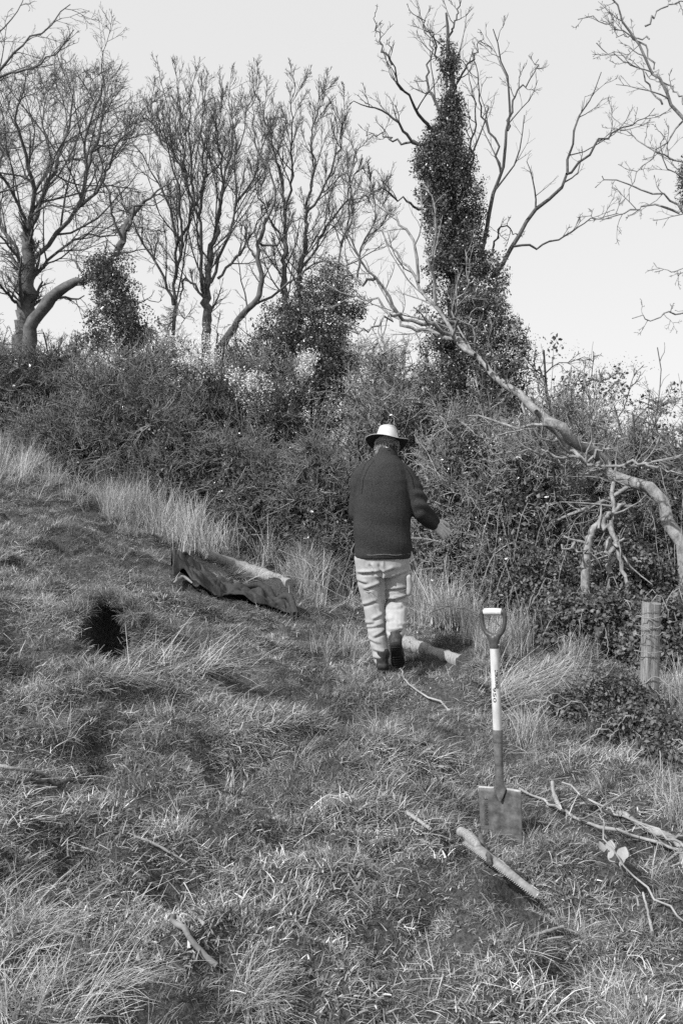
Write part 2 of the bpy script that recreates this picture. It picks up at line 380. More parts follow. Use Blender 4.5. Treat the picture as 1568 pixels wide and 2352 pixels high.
# ------------------------------------------------------------------ traced shapes of the things that keep the grass off
COAT_TOP = [(391, 1284), (432, 1280), (458, 1296), (495, 1318), (560, 1348), (620, 1366), (650, 1371), (678, 1386), (687, 1404)]
COAT_BOT = [(399, 1336), (424, 1322), (470, 1356), (520, 1364), (546, 1366), (592, 1387), (632, 1392), (655, 1404), (673, 1418)]
COAT_TOP = [(a_, b_ + 16) for a_, b_ in COAT_TOP]; COAT_BOT = [(a_, b_ + 16) for a_, b_ in COAT_BOT]
coat_poly = np.array([ground(*p)[:2] for p in COAT_TOP] + [ground(*p)[:2] for p in COAT_BOT[::-1]])
SEGS = []
for a_, b_, w_ in (((1058, 1952), (1240, 2104), .012), ((358, 2103), (498, 2238), .008), ((0, 1797), (106, 1810), .02), ((60, 1818), (205, 1826), .02), ((308, 1938), (428, 2007), .012), ((935, 1890), (990, 1928), .005), ((921, 1540), (1010, 1630), .03), ((1190, 1825), (1480, 1946), .004), ((1418, 1880), (1560, 1960), .03), ((470, 1292), (660, 1354), .10), ((915, 1476), (1058, 1525), .06), ((1152, 2034), (1192, 2044), .03), ((1380, 1950), (1425, 1990), .06)):
    SEGS.append((ground(*a_)[:2], ground(*b_)[:2], w_))
def near_seg(x, y):
    r = np.zeros(len(x), bool); P = np.stack([x, y], 1)
    for a_, b_, w_ in SEGS:
        d = b_ - a_; t = np.clip(((P - a_) @ d) / (d @ d), 0, 1); off = P - a_ - t[:, None] * d; q = np.array([off[:, 0], off[:, 1] + .02])   # a little more on the near side
        r |= np.hypot(q[0], q[1] * np.where(q[1] < 0, .6, 1)) < w_ + .02
    return r
def inside(x, y, poly):
    r = np.zeros(len(x), bool); n = len(poly)
    for i in range(n):
        x1, y1 = poly[i]; x2, y2 = poly[(i + 1) % n]
        c = ((y1 > y) != (y2 > y)) & (x < (x2 - x1) * (y - y1) / (y2 - y1 + 1e-12) + x1); r ^= c
    return r

# ------------------------------------------------------------------ grass
def field(dens0, dens1, y0=1.75, y1=15.5, margin=1.3):
    n = 150000; y = rng.uniform(y0, y1, n); x = rng.uniform(-7, 6.5, n)
    A = (y1 - y0) * 13.5; keep = np.abs(x) < .36 * y + margin
    d = dens0 + (dens1 - dens0) * np.clip((y - 3) / 8, 0, 1)
    keep &= rng.uniform(0, 1, n) < d * A / n
    keep &= ((x - HX) / .135) ** 2 + ((y - HY - .0) / .15) ** 2 > 1
    keep &= (((x - .66) * .8 + (y - 3.93) * .6) / .15) ** 2 + (((y - 3.93) * .8 - (x - .66) * .6) / .10) ** 2 > 1
    x, y = x[keep], y[keep]; k = ~inside(x, y, coat_poly) & ~near_seg(x, y); return x[k], y[k]
x, y = field(430, 230)
xs, ys = field(430, 260); gs = np.hypot(h(xs + .03, ys) - h(xs - .03, ys), h(xs, ys + .03) - h(xs, ys - .03)) / .06
ks = rng.uniform(0, 1, len(xs)) < np.clip((gs - .4) * 1.1, 0, .95); x = np.r_[x, xs[ks]]; y = np.r_[y, ys[ks]]      # more tufts on the steep faces
def to_slope(x, y, spin, k=.8):
    gx_ = (h(x + .04, y) - h(x - .04, y)) / .08 * k; gy_ = (h(x, y + .04) - h(x, y - .04)) / .08 * k
    nn = nrm(np.stack([-gx_, -gy_, np.ones(len(x))], 1)); c, s_ = np.cos(-spin), np.sin(-spin); nx_, ny_ = c * nn[:, 0] - s_ * nn[:, 1], s_ * nn[:, 0] + c * nn[:, 1]
    return np.stack([np.arcsin(-ny_), np.arctan2(nx_, nn[:, 2]), spin], 1)
n = len(x); e = euler_rand(n, .12)
long_ = vnoise(x * .9, y * .9, 21); pick = np.where(rng.uniform(0, 1, n) < .25 + .9 * (long_ - .35), rng.integers(5, 9, n), np.where(rng.uniform(0, 1, n) < .3, rng.integers(9, 12, n), rng.integers(0, 5, n)))
dirn = np.where((pick >= 5) & (pick < 9), rng.normal(-.9, .8, n) + 2.5 * (vnoise(x * 1.2, y * 1.2, 31) - .5), e[:, 2]); e = to_slope(x, y, dirn) + rng.normal(0, .12, (n, 3))
sc = rng.uniform(.7, 1.25, n) * (.55 + .9 * vnoise(x * 2.1, y * 2.1, 22)); sc *= 1 - .2 * sst(.66, .86, vnoise(x * 3.1 + 11, y * 3.9, 6))
for (ax_, ay_, ar_, ad_) in PITS: sc *= 1 - .22 * np.exp(-((x - ax_) / ar_) ** 2 - ((y - ay_) / ar_) ** 2)
gr = scatter('grass', np.stack([x, y, h(x, y)], 1), e, sc, pick, TURF)
tag(gr, 'short rough grass covering the whole slope', 'grass')
x, y = field(12, 7); keep = vnoise(x * 1.6, y * 1.6, 41) > .55; x, y = x[keep], y[keep]; n = len(x)
e = euler_rand(n, .25); P_ = np.stack([x, y, h(x, y)], 1); S_ = rng.uniform(.6, 1.15, n)
ar = rng.uniform(-.1, math.pi + .1, 22); rx_ = HX + .15 * np.cos(ar) + rng.normal(0, .02, 22); ry_ = HY + .05 + .16 * np.sin(ar) + rng.normal(0, .015, 22)
P_ = np.vstack([P_, np.stack([rx_, ry_, h(rx_, ry_) + .01], 1)]); e = np.vstack([e, np.stack([rng.normal(.55, .2, 22) * np.sin(ar), -.6 * np.cos(ar), rng.uniform(0, 6.28, 22)], 1)]); S_ = np.r_[S_, rng.uniform(.5, .85, 22)]; n += 22
tg = scatter('tussock_grass', P_, e, S_, rng.integers(0, 5, n), TUSS)
tag(tg, 'longer grass tussocks dotted over the slope', 'grass')
x, y = field(44, 16); keep = vnoise(x * .8, y * .8, 51) + .5 * vnoise(x * 3, y * 3, 52) > .72; x, y = x[keep], y[keep]; n = len(x)
LP = [np.stack([x, y, h(x, y) + .02], 1)]
lt = scatter('straw_litter', LP[0], euler_rand(n, .12), rng.uniform(.5, 1.2, n), rng.integers(0, 6, n), LITT)
tag(lt, 'pale dead grass stalks strewn over the turf', 'dead grass')
# straw in the zones where the photo shows it: (px, py, spread px, spread py, count, scale)
def zone_pts(zs):
    P = []; S = []
    for (px, py, sx, sy, c, s) in zs:
        for _ in range(c):
            g = ground(px + rng.normal(0, sx), py + abs(rng.normal(0, sy)) * rng.choice([-1, 1])); g[2] = hz(g[0], g[1])
            if inside(np.array([g[0]]), np.array([g[1]]), coat_poly)[0] or near_seg(np.array([g[0], g[0]]), np.array([g[1], g[1] + .12]))[:].any(): continue
            P.append(g); S.append(s * rng.uniform(.7, 1.25))
    return np.array(P), np.array(S)
P_, S_ = zone_pts([(60, 1060, 90, 30, 70, .8), (200, 1090, 70, 30, 60, .7), (250, 1170, 25, 20, 16, .7), (340, 1180, 60, 25, 60, .85), (440, 1215, 50, 30, 60, .95), (590, 1262, 40, 14, 85, 1.1), (520, 1230, 60, 20, 40, 1.),
                   (690, 1342, 50, 14, 60, .9), (775, 1355, 40, 14, 60, .95), (990, 1405, 40, 16, 110, 1.0), (1080, 1430, 50, 18, 80, .8), (1190, 1440, 50, 25, 50, .55), (1300, 1470, 50, 20, 34, .5), (1150, 1500, 50, 30, 16, .4), (1225, 1700, 30, 14, 9, .5), (1300, 1520, 30, 30, 8, .5),
                   (1555, 1880, 18, 40, 9, .42), (1540, 1620, 30, 20, 10, .5), (955, 1390, 22, 14, 50, 1.05), (1150, 1460, 40, 18, 40, .6), (780, 1500, 40, 20, 10, .5)])
ds = scatter('dry_grass', P_, euler_rand(len(P_), .14), S_, rng.integers(0, 5, len(P_)), STRW); tag(ds, 'tall dry grass standing pale along the hedge foot', 'dry grass')
P_, S_ = zone_pts([(50, 2150, 60, 40, 12, .45), (110, 2300, 100, 40, 16, .42), (580, 2310, 40, 22, 14, .28), (250, 2200, 60, 40, 5, .35), (440, 1545, 50, 12, 16, .7), (250, 1560, 40, 10, 9, .4), (90, 1090, 80, 30, 40, .9), (1250, 1560, 60, 30, 26, .8), (1160, 1590, 30, 20, 10, .7),
                   (820, 1500, 20, 20, 8, .6), (700, 1370, 60, 30, 22, .8), (660, 1740, 40, 12, 4, .4), (1500, 1920, 30, 30, 8, .5)])
e = euler_rand(len(P_), .12); e[:, 2] = rng.normal(.35, .6, len(P_))
df = scatter('flattened_straw', P_, e, S_, rng.integers(0, 5, len(P_)), FLOP); tag(df, 'long pale straw flopped over in sheaves', 'dead grass')

# ================================================================== TREES
def limb3(pts, Y, drift, n=14, y0=None):
    m = len(pts); out = []
    for i, p in enumerate(pts):
        d = (p[2] if len(p) > 2 else Y + drift * (i / max(m - 1, 1)) ** 1.2)
        out.append(at(p[0], p[1], d))
    return resample(out, n)
def tree(name, label, base_px, Y, trunk, limbs, levels, bark='bark_far', twig='bark_far', group=None, cat='tree', flat=.3, lf=.5, jit=.02):
    """trunk and limbs: lists of (r0 px, r1 px, points, drift in metres); levels: (n, t0, ang, length ratio, points, wobble, up)"""
    t0 = trunk[0][2][0]; b = at(t0[0], t0[1], Y); gz = hz(b[0], b[1])
    root = empty(name, (b[0], b[1], min(gz, b[2]))); tag(root, label, cat, group)
    inv = -np.array(root.location)
    mb = MB(); ml = MB(); mt = MB()
    for (r0, r1, pts, dr) in trunk:
        P = limb3(pts, Y, dr, 22)
        if P[0, 2] > gz - .2:
            P = np.vstack([[P[0, 0] - .15 * (P[1, 0] - P[0, 0]), P[0, 1], gz - .25], P])
        rr = np.linspace(r0, r1 * .75, len(P)) * Y / F * .9; P[1:-1] += rng.normal(0, jit, P[1:-1].shape)
        tubes(mb, P + inv, rr * (1 + jit * 6 * rng.uniform(-1, 1, len(rr))), 11, rough=.06 + 3 * jit)
    LP = []; LR = []
    for (r0, r1, pts, dr) in trunk + limbs:
        P = limb3(pts, Y, dr, 16); P[1:] += rng.normal(0, .02, P[1:].shape)
        LP.append(P); LR.append(np.maximum(np.linspace(r0 * lf, r1 * lf * .7, 16) * Y / F, .005))
    nl = len(trunk); LP = np.array(LP); LR = np.array(LR)
    if len(limbs): tubes(ml, LP[nl:] + inv, LR[nl:], 6, rough=.08)
    P, r = LP, LR
    for li, (n, t0_, ang, lr, npt, wb, up_) in enumerate(levels):
        P, r = grow(P, r, n, t0_, 1.0, ang, .25, lr, npt, wb, up_, .55, .35, (.006, .0042, .003, .0023)[li] * Y / 15, flat)
        tubes(ml if li == 0 else mt, P + inv, r, 5 if li == 0 else 3)
    obj('trunk', mb.mesh('trunk'), bark, root)
    if ml.n: obj('branches', ml.mesh('branches'), bark, root)
    if mt.n: tag(obj('twigs', mt.mesh('twigs'), twig, root), kind='stuff')
    return root
LV = [(12, .12, .7, .5, 8, .13, .05), (8, .12, .65, .55, 6, .15, .05), (5, .15, .65, .6, 5, .17, .04), (3, .2, .6, .55, 4, .2, .03)]

t_big = tree('bare_tree', 'big bare tree with thick grey trunk and wide crown, beside the bent trunk', None, 16,
     [(25, 17, [(52, 780), (60, 690), (66, 600), (66, 530)], 0)],
     [(13, 3, [(66, 560), (72, 500), (80, 440), (58, 360), (40, 270), (60, 170)], -1.0),
      (12, 3, [(66, 545), (95, 470), (118, 400), (150, 320), (170, 240), (165, 170)], 1.0),
      (12, 3, [(68, 600), (110, 560), (170, 480), (196, 400), (200, 300), (235, 210), (232, 150)], -.6),
      (9, 2, [(196, 420), (230, 300), (236, 240), (210, 170)], .4),
      (9, 2, [(64, 640), (110, 600), (150, 565), (205, 545), (260, 540), (300, 500)], .9),
      (10, 2, [(60, 640), (30, 560), (5, 520), (-40, 430), (-80, 300)], .6),
      (9, 2, [(66, 530), (40, 460), (10, 410), (-30, 330), (-20, 220)], -1.2),
      (8, 2, [(80, 440), (120, 370), (100, 290), (110, 200)], 1.4),
      (8, 2, [(170, 480), (230, 430), (270, 330), (330, 250)], .4),
      (8, 2, [(50, 700), (20, 680), (-10, 640), (-60, 600)], -1)],
     LV)
t_bent = tree('leaning_tree', 'smooth grey trunk bent over sideways with an ivy clump hung on it', None, 14.5,
     [(19, 6, [(66, 800), (82, 730), (130, 670), (200, 640), (250, 600), (285, 550), (300, 500), (335, 458)], .3)],
     [(9, 3, [(292, 530), (310, 480), (350, 450), (390, 420), (430, 395)], .5), (8, 2, [(285, 560), (260, 500), (250, 440), (225, 380)], -.4),
      (7, 2, [(230, 620), (260, 640), (300, 690), (370, 690)], .2), (6, 2, [(200, 640), (170, 600), (165, 550)], .3)],
     [(6, .25, .7, .4, 6, .18, .04), (5, .2, .6, .45, 5, .2, .04), (4, .2, .6, .5, 4, .2, .03)])
def stems(lst): return lst
t_multi = tree('many_stemmed_tree', 'bare many-stemmed tree with thin upright branches rising behind the blossom', None, 17,
     [(13, 7, [(474, 770), (474, 690), (480, 600), (500, 520)], 0)],
     [(10, 2, [(474, 720), (462, 600), (455, 500), (440, 400), (432, 300), (442, 190)], -.6),
      (9, 2, [(480, 600), (500, 500), (520, 400), (535, 310), (525, 215)], .6), (8, 2, [(484, 650), (520, 560), (545, 470), (540, 380), (560, 280), (585, 205)], -.3),
      (9, 2, [(398, 770), (404, 640), (405, 540), (380, 450), (345, 380), (300, 320), (285, 270)], .5), (8, 2, [(404, 640), (420, 540), (410, 440), (385, 330), (380, 230)], -.8),
      (8, 2, [(398, 700), (370, 620), (330, 560), (300, 500), (255, 440)], .8), (7, 2, [(474, 690), (430, 640), (410, 700), (385, 765)], 0),
      (8, 2, [(455, 500), (470, 400), (465, 300), (470, 210)], .8), (7, 2, [(500, 640), (545, 590), (575, 540), (600, 500), (640, 470)], .2),
      (7, 2, [(500, 500), (510, 420), (500, 320), (505, 230)], -.9), (7, 2, [(404, 560), (440, 480), (420, 360), (410, 200)], .2),
      (6, 2, [(440, 420), (400, 350), (360, 300), (340, 220)], .5), (6, 2, [(540, 470), (590, 400), (600, 330), (640, 260)], .6)],
     [(11, .12, .48, .38, 8, .09, .1), (8, .12, .5, .55, 6, .11, .1), (5, .15, .5, .6, 5, .13, .08), (2, .2, .5, .55, 4, .2, .06)])
t_mid = tree('slender_tree', 'slender bare tree with two straight stems rising from behind the ivy mound', None, 18,
     [(9, 5, [(654, 740), (654, 640), (656, 540), (655, 460)], 0), (9, 5, [(682, 740), (690, 620), (705, 540), (700, 470)], .2)],
     [(7, 2, [(655, 470), (640, 380), (612, 300), (600, 230)], .5), (7, 2, [(656, 480), (672, 400), (668, 300), (675, 190)], -.6), (7, 2, [(700, 480), (720, 400), (716, 310), (750, 200)], .4),
      (7, 2, [(700, 500), (740, 440), (775, 350), (790, 250)], -.5), (7, 2, [(690, 620), (730, 560), (765, 500), (800, 440), (830, 370)], .6), (6, 2, [(654, 560), (620, 500), (590, 440), (580, 360)], .6),
      (6, 2, [(775, 640), (780, 580), (800, 520), (800, 450), (820, 330)], .4), (6, 2, [(820, 640), (830, 560), (860, 500), (850, 400)], .1)],
     [(11, .12, .48, .40, 8, .09, .09), (8, .12, .5, .55, 6, .11, .09), (5, .15, .5, .6, 5, .13, .08), (2, .2, .5, .55, 4, .2, .06)])
t_curl = tree('crooked_tree', 'dark crooked trunk with a sweeping side limb, leaning out of the ivy mound', None, 15.5,
     [(10.5, 5, [(505, 800), (545, 740), (590, 690), (602, 640), (590, 570), (610, 500)], -.2)],
     [(7, 2, [(605, 520), (632, 470), (625, 410), (598, 350), (583, 290), (596, 200)], .3), (7, 3, [(560, 725), (620, 680), (690, 630), (740, 600), (800, 610), (880, 560)], .2), (6, 2, [(598, 560), (640, 560), (660, 520), (700, 500)], .3),
      (5, 2, [(596, 600), (570, 560), (560, 520), (530, 500)], -.3)],
     [(6, .25, .6, .38, 6, .18, .07), (5, .2, .6, .45, 5, .2, .06), (4, .2, .6, .5, 4, .2, .05)])

# ------------------------------------------------------------------ leaf masses
def column_pts(outline, Y, depth, n, fill=.55, cull=.36):
    """points in a lumpy column: outline rows (py, px left, px right); depth = thickness relative to width"""
    o = np.array(outline, float); py = rng.uniform(o[0, 0], o[-1, 0], n)
    wgt = np.interp(py, o[:, 0], o[:, 2] - o[:, 1]); py = py[rng.uniform(0, wgt.max(), n) < wgt]
    l = np.interp(py, o[:, 0], o[:, 1]); r = np.interp(py, o[:, 0], o[:, 2]); n = len(py)
    a = rng.uniform(0, 2 * math.pi, n); q = rng.uniform(fill, 1, n) ** .5
    lump = .62 + .6 * vnoise(a * 2.2 + 7, py * .035, 61)
    gap = vnoise(a * 3.1 + 2, py * .06, 62) > .22; py, l, r, a, q, lump = (v[gap] for v in (py, l, r, a, q, lump)); n = len(py)
    px = (l + r) / 2 + (r - l) / 2 * np.cos(a) * q * lump
    half = (r - l) / 2 * Y / F
    D = Y + half * depth * np.sin(a) * q * lump
    P = np.array([at(px[i], py[i], D[i]) for i in range(n)]); return P[vnoise3(P * 2.6, 66) > cull]
def blob_pts(outline, Y, depth, nblob, per, r0, r1):
    """ragged ivy: many uneven clumps clinging to a column; outline rows (py, px left, px right)"""
    o = np.array(outline, float); out = []; py = rng.uniform(o[0, 0], o[-1, 0], nblob * 3); wd = np.interp(py, o[:, 0], o[:, 2] - o[:, 1])
    py = py[rng.uniform(0, wd.max(), len(py)) < wd][:nblob]
    for y_ in py:
        l, r = np.interp(y_, o[:, 0], o[:, 1]), np.interp(y_, o[:, 0], o[:, 2]); a = rng.uniform(0, 6.283); q = rng.uniform(.1, 1.02) ** .6
        half = (r - l) / 2 * Y / F; c = at((l + r) / 2 + (r - l) / 2 * math.cos(a) * q, y_, Y + half * depth * math.sin(a) * q)
        rb = rng.uniform(r0, r1) * (1.25 - .5 * q); m = max(3, int(per * (rb / r1) ** 2)); d = nrm(rng.normal(size=(m, 3))); out.append(c + d * (rb * rng.uniform(.3, 1, m) ** .5)[:, None] * np.array([1, 1, .8]) + np.array([0, 0, -.12 * rb]))
    return np.vstack(out)
def leafy(name, root, P, coll, s0, s1):
    n = len(P); k = 6 if coll in (IVY, BRM) else 4
    o = scatter(name, P - np.array(root.location), euler_rand(n, .8), rng.uniform(s0, s1, n), rng.integers(0, k, n), coll, root); return o
leafy('ivy', t_bent, blob_pts([(585, 225, 270), (620, 215, 290), (660, 205, 300), (700, 210, 325), (740, 200, 335), (800, 205, 335)], 14.3, .8, 62, 16, .12, .34), IVY, .4, .9)
t_ivy = tree('ivy_clad_tree', 'tall bare tree whose trunk is wrapped in a thick dark column of ivy', None, 13,
     [(22, 4, [(1050, 900), (1045, 760), (1040, 600), (1030, 450), (1028, 300), (1035, 180), (1028, 60), (1024, 30)], 0)],
     [(12, 3, [(1095, 640), (1118, 520), (1140, 430), (1160, 340), (1170, 240), (1160, 170), (1130, 60)], -.3), (6, 2, [(1165, 300), (1180, 230), (1225, 165), (1235, 140)], .4), (6, 2, [(1150, 400), (1140, 330), (1105, 270), (1098, 170), (1080, 120)], .5),
      (12, 3, [(1130, 640), (1170, 580), (1215, 500), (1275, 440), (1300, 390), (1320, 300), (1350, 230), (1375, 175)], .8), (7, 2, [(1300, 400), (1360, 340), (1400, 310), (1460, 280), (1500, 250)], .3), (6, 2, [(1178, 566), (1250, 563), (1310, 530), (1370, 500), (1420, 490)], .3),
      (6, 2, [(1122, 590), (1150, 520), (1180, 540), (1196, 545)], .3),
      (9, 2, [(1010, 320), (960, 330), (910, 280), (860, 245), (800, 230)], -.4), (9, 2, [(1000, 310), (965, 270), (935, 220), (900, 150), (895, 110)], -.9), (8, 2, [(1015, 290), (995, 230), (980, 170), (990, 110), (975, 60)], .5),
      (7, 2, [(1030, 240), (1060, 170), (1100, 95), (1110, 85)], .3), (7, 2, [(1080, 430), (1085, 330), (1090, 250), (1075, 170)], .3), (7, 2, [(1028, 200), (1010, 150), (990, 80), (950, 30)], -.3), (6, 2, [(960, 330), (920, 330), (880, 310), (840, 310)], .7),
      (6, 2, [(970, 480), (930, 460), (880, 440), (830, 450)], -.5), (6, 2, [(1030, 100), (1045, 40), (1060, -20)], .2), (5, 2, [(900, 150), (870, 90), (860, 30)], .3)],
     [(6, .3, .6, .34, 6, .16, .08), (4, .25, .6, .5, 5, .18, .07), (3, .2, .6, .55, 4, .2, .06)], 'bark', 'bark_far')
leafy('ivy', t_ivy, np.vstack([blob_pts([(85, 1022, 1034), (150, 1018, 1046), (220, 1020, 1050), (300, 1014, 1060)], 13, 1, 46, 7, .06, .15),
     blob_pts([(305, 990, 1050), (330, 972, 1062), (380, 962, 1080), (450, 972, 1095), (520, 988, 1100), (570, 996, 1105), (620, 992, 1130)], 13, 1, 190, 16, .10, .28),
     blob_pts([(570, 1010, 1100), (620, 1000, 1140), (680, 990, 1180), (760, 985, 1198), (830, 980, 1200), (900, 985, 1205), (960, 1000, 1200)], 12.8, 1, 190, 17, .12, .34)]), IVY, .35, .8)
# top corner: twigs of trees whose trunks stand out of frame
t_tl = tree('overhanging_tree', 'dark bare branches reaching in from a tree beyond the big one, above its crown', None, 12.5,
     [(20, 16, [(-190, 900), (-170, 600), (-150, 300)], 0)],
     [(9, 3, [(-150, 330), (-60, 220), (10, 150), (60, 100), (110, 60), (160, 10)], .2), (7, 2, [(-60, 220), (10, 175), (70, 160), (130, 120), (170, 60)], -.2), (7, 2, [(-150, 300), (-60, 130), (20, 50), (60, -20)], .4),
      (7, 2, [(-150, 420), (-60, 330), (20, 300), (90, 290)], .1), (6, 2, [(-150, 500), (-50, 470), (30, 430), (100, 400), (150, 380)], -.4)],
     [(8, .3, .6, .36, 6, .18, .05), (5, .2, .6, .45, 5, .2, .04), (4, .2, .6, .5, 4, .2, .03)])
t_re = tree('lichen_tree', 'pale lichen-spotted bare branches reaching across the open sky beside the ivy tree', None, 11.5,
     [(30, 20, [(1700, 1000), (1690, 700), (1670, 450), (1660, 250)], 0)],
     [(10, 5, [(1660, 380), (1600, 300), (1540, 230), (1480, 130), (1440, 60), (1400, -10)], -.3), (5, 2, [(1500, 160), (1470, 100), (1390, 50), (1330, 42)], .2), (5, 2, [(1520, 240), (1480, 180), (1430, 135), (1370, 100)], .1),
      (5, 2, [(1568, 240), (1545, 200), (1510, 190), (1480, 170)], .3), (7, 3, [(1670, 520), (1590, 500), (1530, 450), (1480, 440), (1420, 410), (1380, 400)], -.2), (6, 2, [(1560, 490), (1500, 475), (1440, 490), (1380, 505), (1330, 500)], .3),
      (6, 2, [(1665, 420), (1590, 380), (1500, 350), (1440, 300), (1400, 260)], .4), (6, 3, [(1680, 700), (1568, 715), (1520, 725), (1450, 735)], -.3), (6, 2, [(1660, 300), (1580, 260), (1530, 330), (1500, 350), (1450, 420), (1440, 460)], .2),
      (5, 2, [(1480, 60), (1520, 20), (1568, 5), (1620, -10)], .1), (4, 2, [(1490, 90), (1430, 80), (1400, 50)], .1), (5, 2, [(1670, 460), (1600, 430), (1560, 400), (1520, 360), (1510, 300)], -.4), (5, 2, [(1680, 620), (1600, 610), (1540, 625), (1500, 600)], .2)],
     [(6, .3, .7, .3, 6, .2, .03), (4, .25, .7, .42, 5, .22, .03), (3, .2, .7, .5, 4, .22, .02)], 'bark_pale', 'bark')
leafy('ivy', t_re, column_pts([(370, 1560, 1590), (480, 1562, 1600)], 11.5, 1, 70), IVY, .3, .6)
# the fallen tree
t_fall = tree('fallen_tree', 'leaning half-fallen tree with pale rough S-shaped trunk lying across the thicket', None, 9.5,
     [(20, 7, [(1575, 1290, 9.00), (1540, 1200, 9.10), (1495, 1132, 9.20), (1445, 1112, 9.30), (1405, 1092, 9.40), (1385, 1062, 9.50), (1340, 1026, 9.28), (1290, 990, 9.05), (1200, 920, 9.35), (1120, 845, 9.65), (1050, 780, 9.95), (985, 757, 10.15)], 0)],
     [(9, 4, [(1090, 815, 9.75), (1040, 770, 9.95), (1000, 700, 10.15), (960, 650, 10.35), (920, 590, 10.55), (850, 520, 10.65)], 0), (9, 3, [(1050, 780, 9.95), (990, 745, 9.75), (920, 720, 9.65), (860, 640, 9.55), (820, 580, 9.45), (790, 520, 9.35)], 0),
      (7, 2, [(1000, 700, 10.15), (990, 600, 10.05), (1000, 520, 9.95), (995, 460, 9.95), (960, 430, 10.05)], 0), (6, 2, [(1040, 770, 9.85), (1050, 700, 9.55), (1075, 640, 9.45), (1070, 580, 9.45)], 0), (7, 2, [(960, 650, 10.35), (950, 560, 10.45), (900, 490, 10.65), (840, 440, 10.75), (780, 420, 10.85)], 0),
      (7, 2, [(985, 757, 10.15), (920, 745, 10.15), (860, 690, 10.35), (800, 680, 10.45), (740, 640, 10.55)], 0), (6, 2, [(920, 720, 9.65), (880, 730, 9.35), (830, 760, 9.15), (780, 750, 9.05)], 0), (6, 2, [(860, 640, 9.55), (820, 640, 9.65), (770, 600, 9.65), (720, 590, 9.75)], 0),
      (9, 4, [(1230, 945, 9.15), (1280, 1000, 9.39), (1310, 1040, 9.20), (1350, 1065, 9.00), (1420, 1075, 8.80), (1490, 1062, 8.70), (1580, 1045, 8.60)], 0), (7, 3, [(1350, 1065, 9.00), (1290, 1050, 8.90), (1200, 1040, 8.90), (1130, 1038, 8.90)], 0),
      (6, 3, [(1420, 1072, 8.80), (1480, 1060, 8.60), (1540, 1085, 8.50), (1590, 1110, 8.40)], 0), (5, 2, [(1310, 1040, 9.20), (1260, 1010, 9.00), (1200, 990, 8.90), (1130, 1010, 8.80), (1080, 990, 8.80)], 0), (5, 2, [(1350, 1062, 8.90), (1400, 1020, 8.80), (1440, 1000, 8.70)], 0),
      (4, 2, [(1345, 1060, 8.90), (1360, 980, 8.80), (1375, 900, 8.80), (1370, 840, 8.80)], 0), (4, 2, [(1400, 1070, 8.90), (1385, 980, 8.80), (1350, 900, 8.80), (1345, 850, 8.80)], 0), (5, 2, [(1120, 850, 9.55), (1090, 770, 9.35), (1085, 700, 9.35)], 0),
      (4, 2, [(1150, 870, 9.45), (1130, 800, 9.25), (1105, 760, 9.15)], 0), (4, 2, [(1160, 880, 9.45), (1160, 800, 9.25), (1190, 750, 9.15)], 0), (5, 2, [(1200, 925, 9.25), (1190, 990, 9.16), (1205, 1060, 9.39)], 0)],
     [(6, .2, .8, .36, 7, .16, .05), (5, .2, .7, .45, 5, .18, .04), (4, .2, .7, .5, 4, .2, .03)], 'bark_pale', 'twig_pale', flat=0., lf=.65, jit=.018)
# the broken dead stems beneath it
sn = tree('broken_stump', 'broken dead stems with flaking pale bark, propped under the fallen trunk', None, 8.6,
     [(12, 9, [(1345, 1310, 8.5), (1348, 1250, 8.55), (1362, 1215, 8.6), (1388, 1188, 8.7)], 0)],
     [(10, 7, [(1378, 1188, 8.7), (1398, 1222, 8.5), (1412, 1262, 8.4), (1430, 1310, 8.35), (1440, 1362, 8.3)], 0), (9, 7, [(1385, 1190, 8.7), (1412, 1172, 8.8), (1440, 1165, 8.9)], 0),
      (6, 5, [(1412, 1262, 8.4), (1426, 1235, 8.3)], 0), (7, 6, [(1412, 1258, 8.4), (1390, 1285, 8.4)], 0), (9, 9, [(1402, 1320, 8.7), (1403, 1240, 8.8), (1405, 1130, 8.9), (1403, 1090, 9.2)], 0), (4, 3, [(1290, 1250, 8.4), (1330, 1262, 8.4), (1375, 1280, 8.4)], 0)],
     [(2, .3, .9, .5, 5, .15, 0)], 'bark_pale', 'twig_pale', cat='dead stump', flat=0, lf=.75, jit=.005)

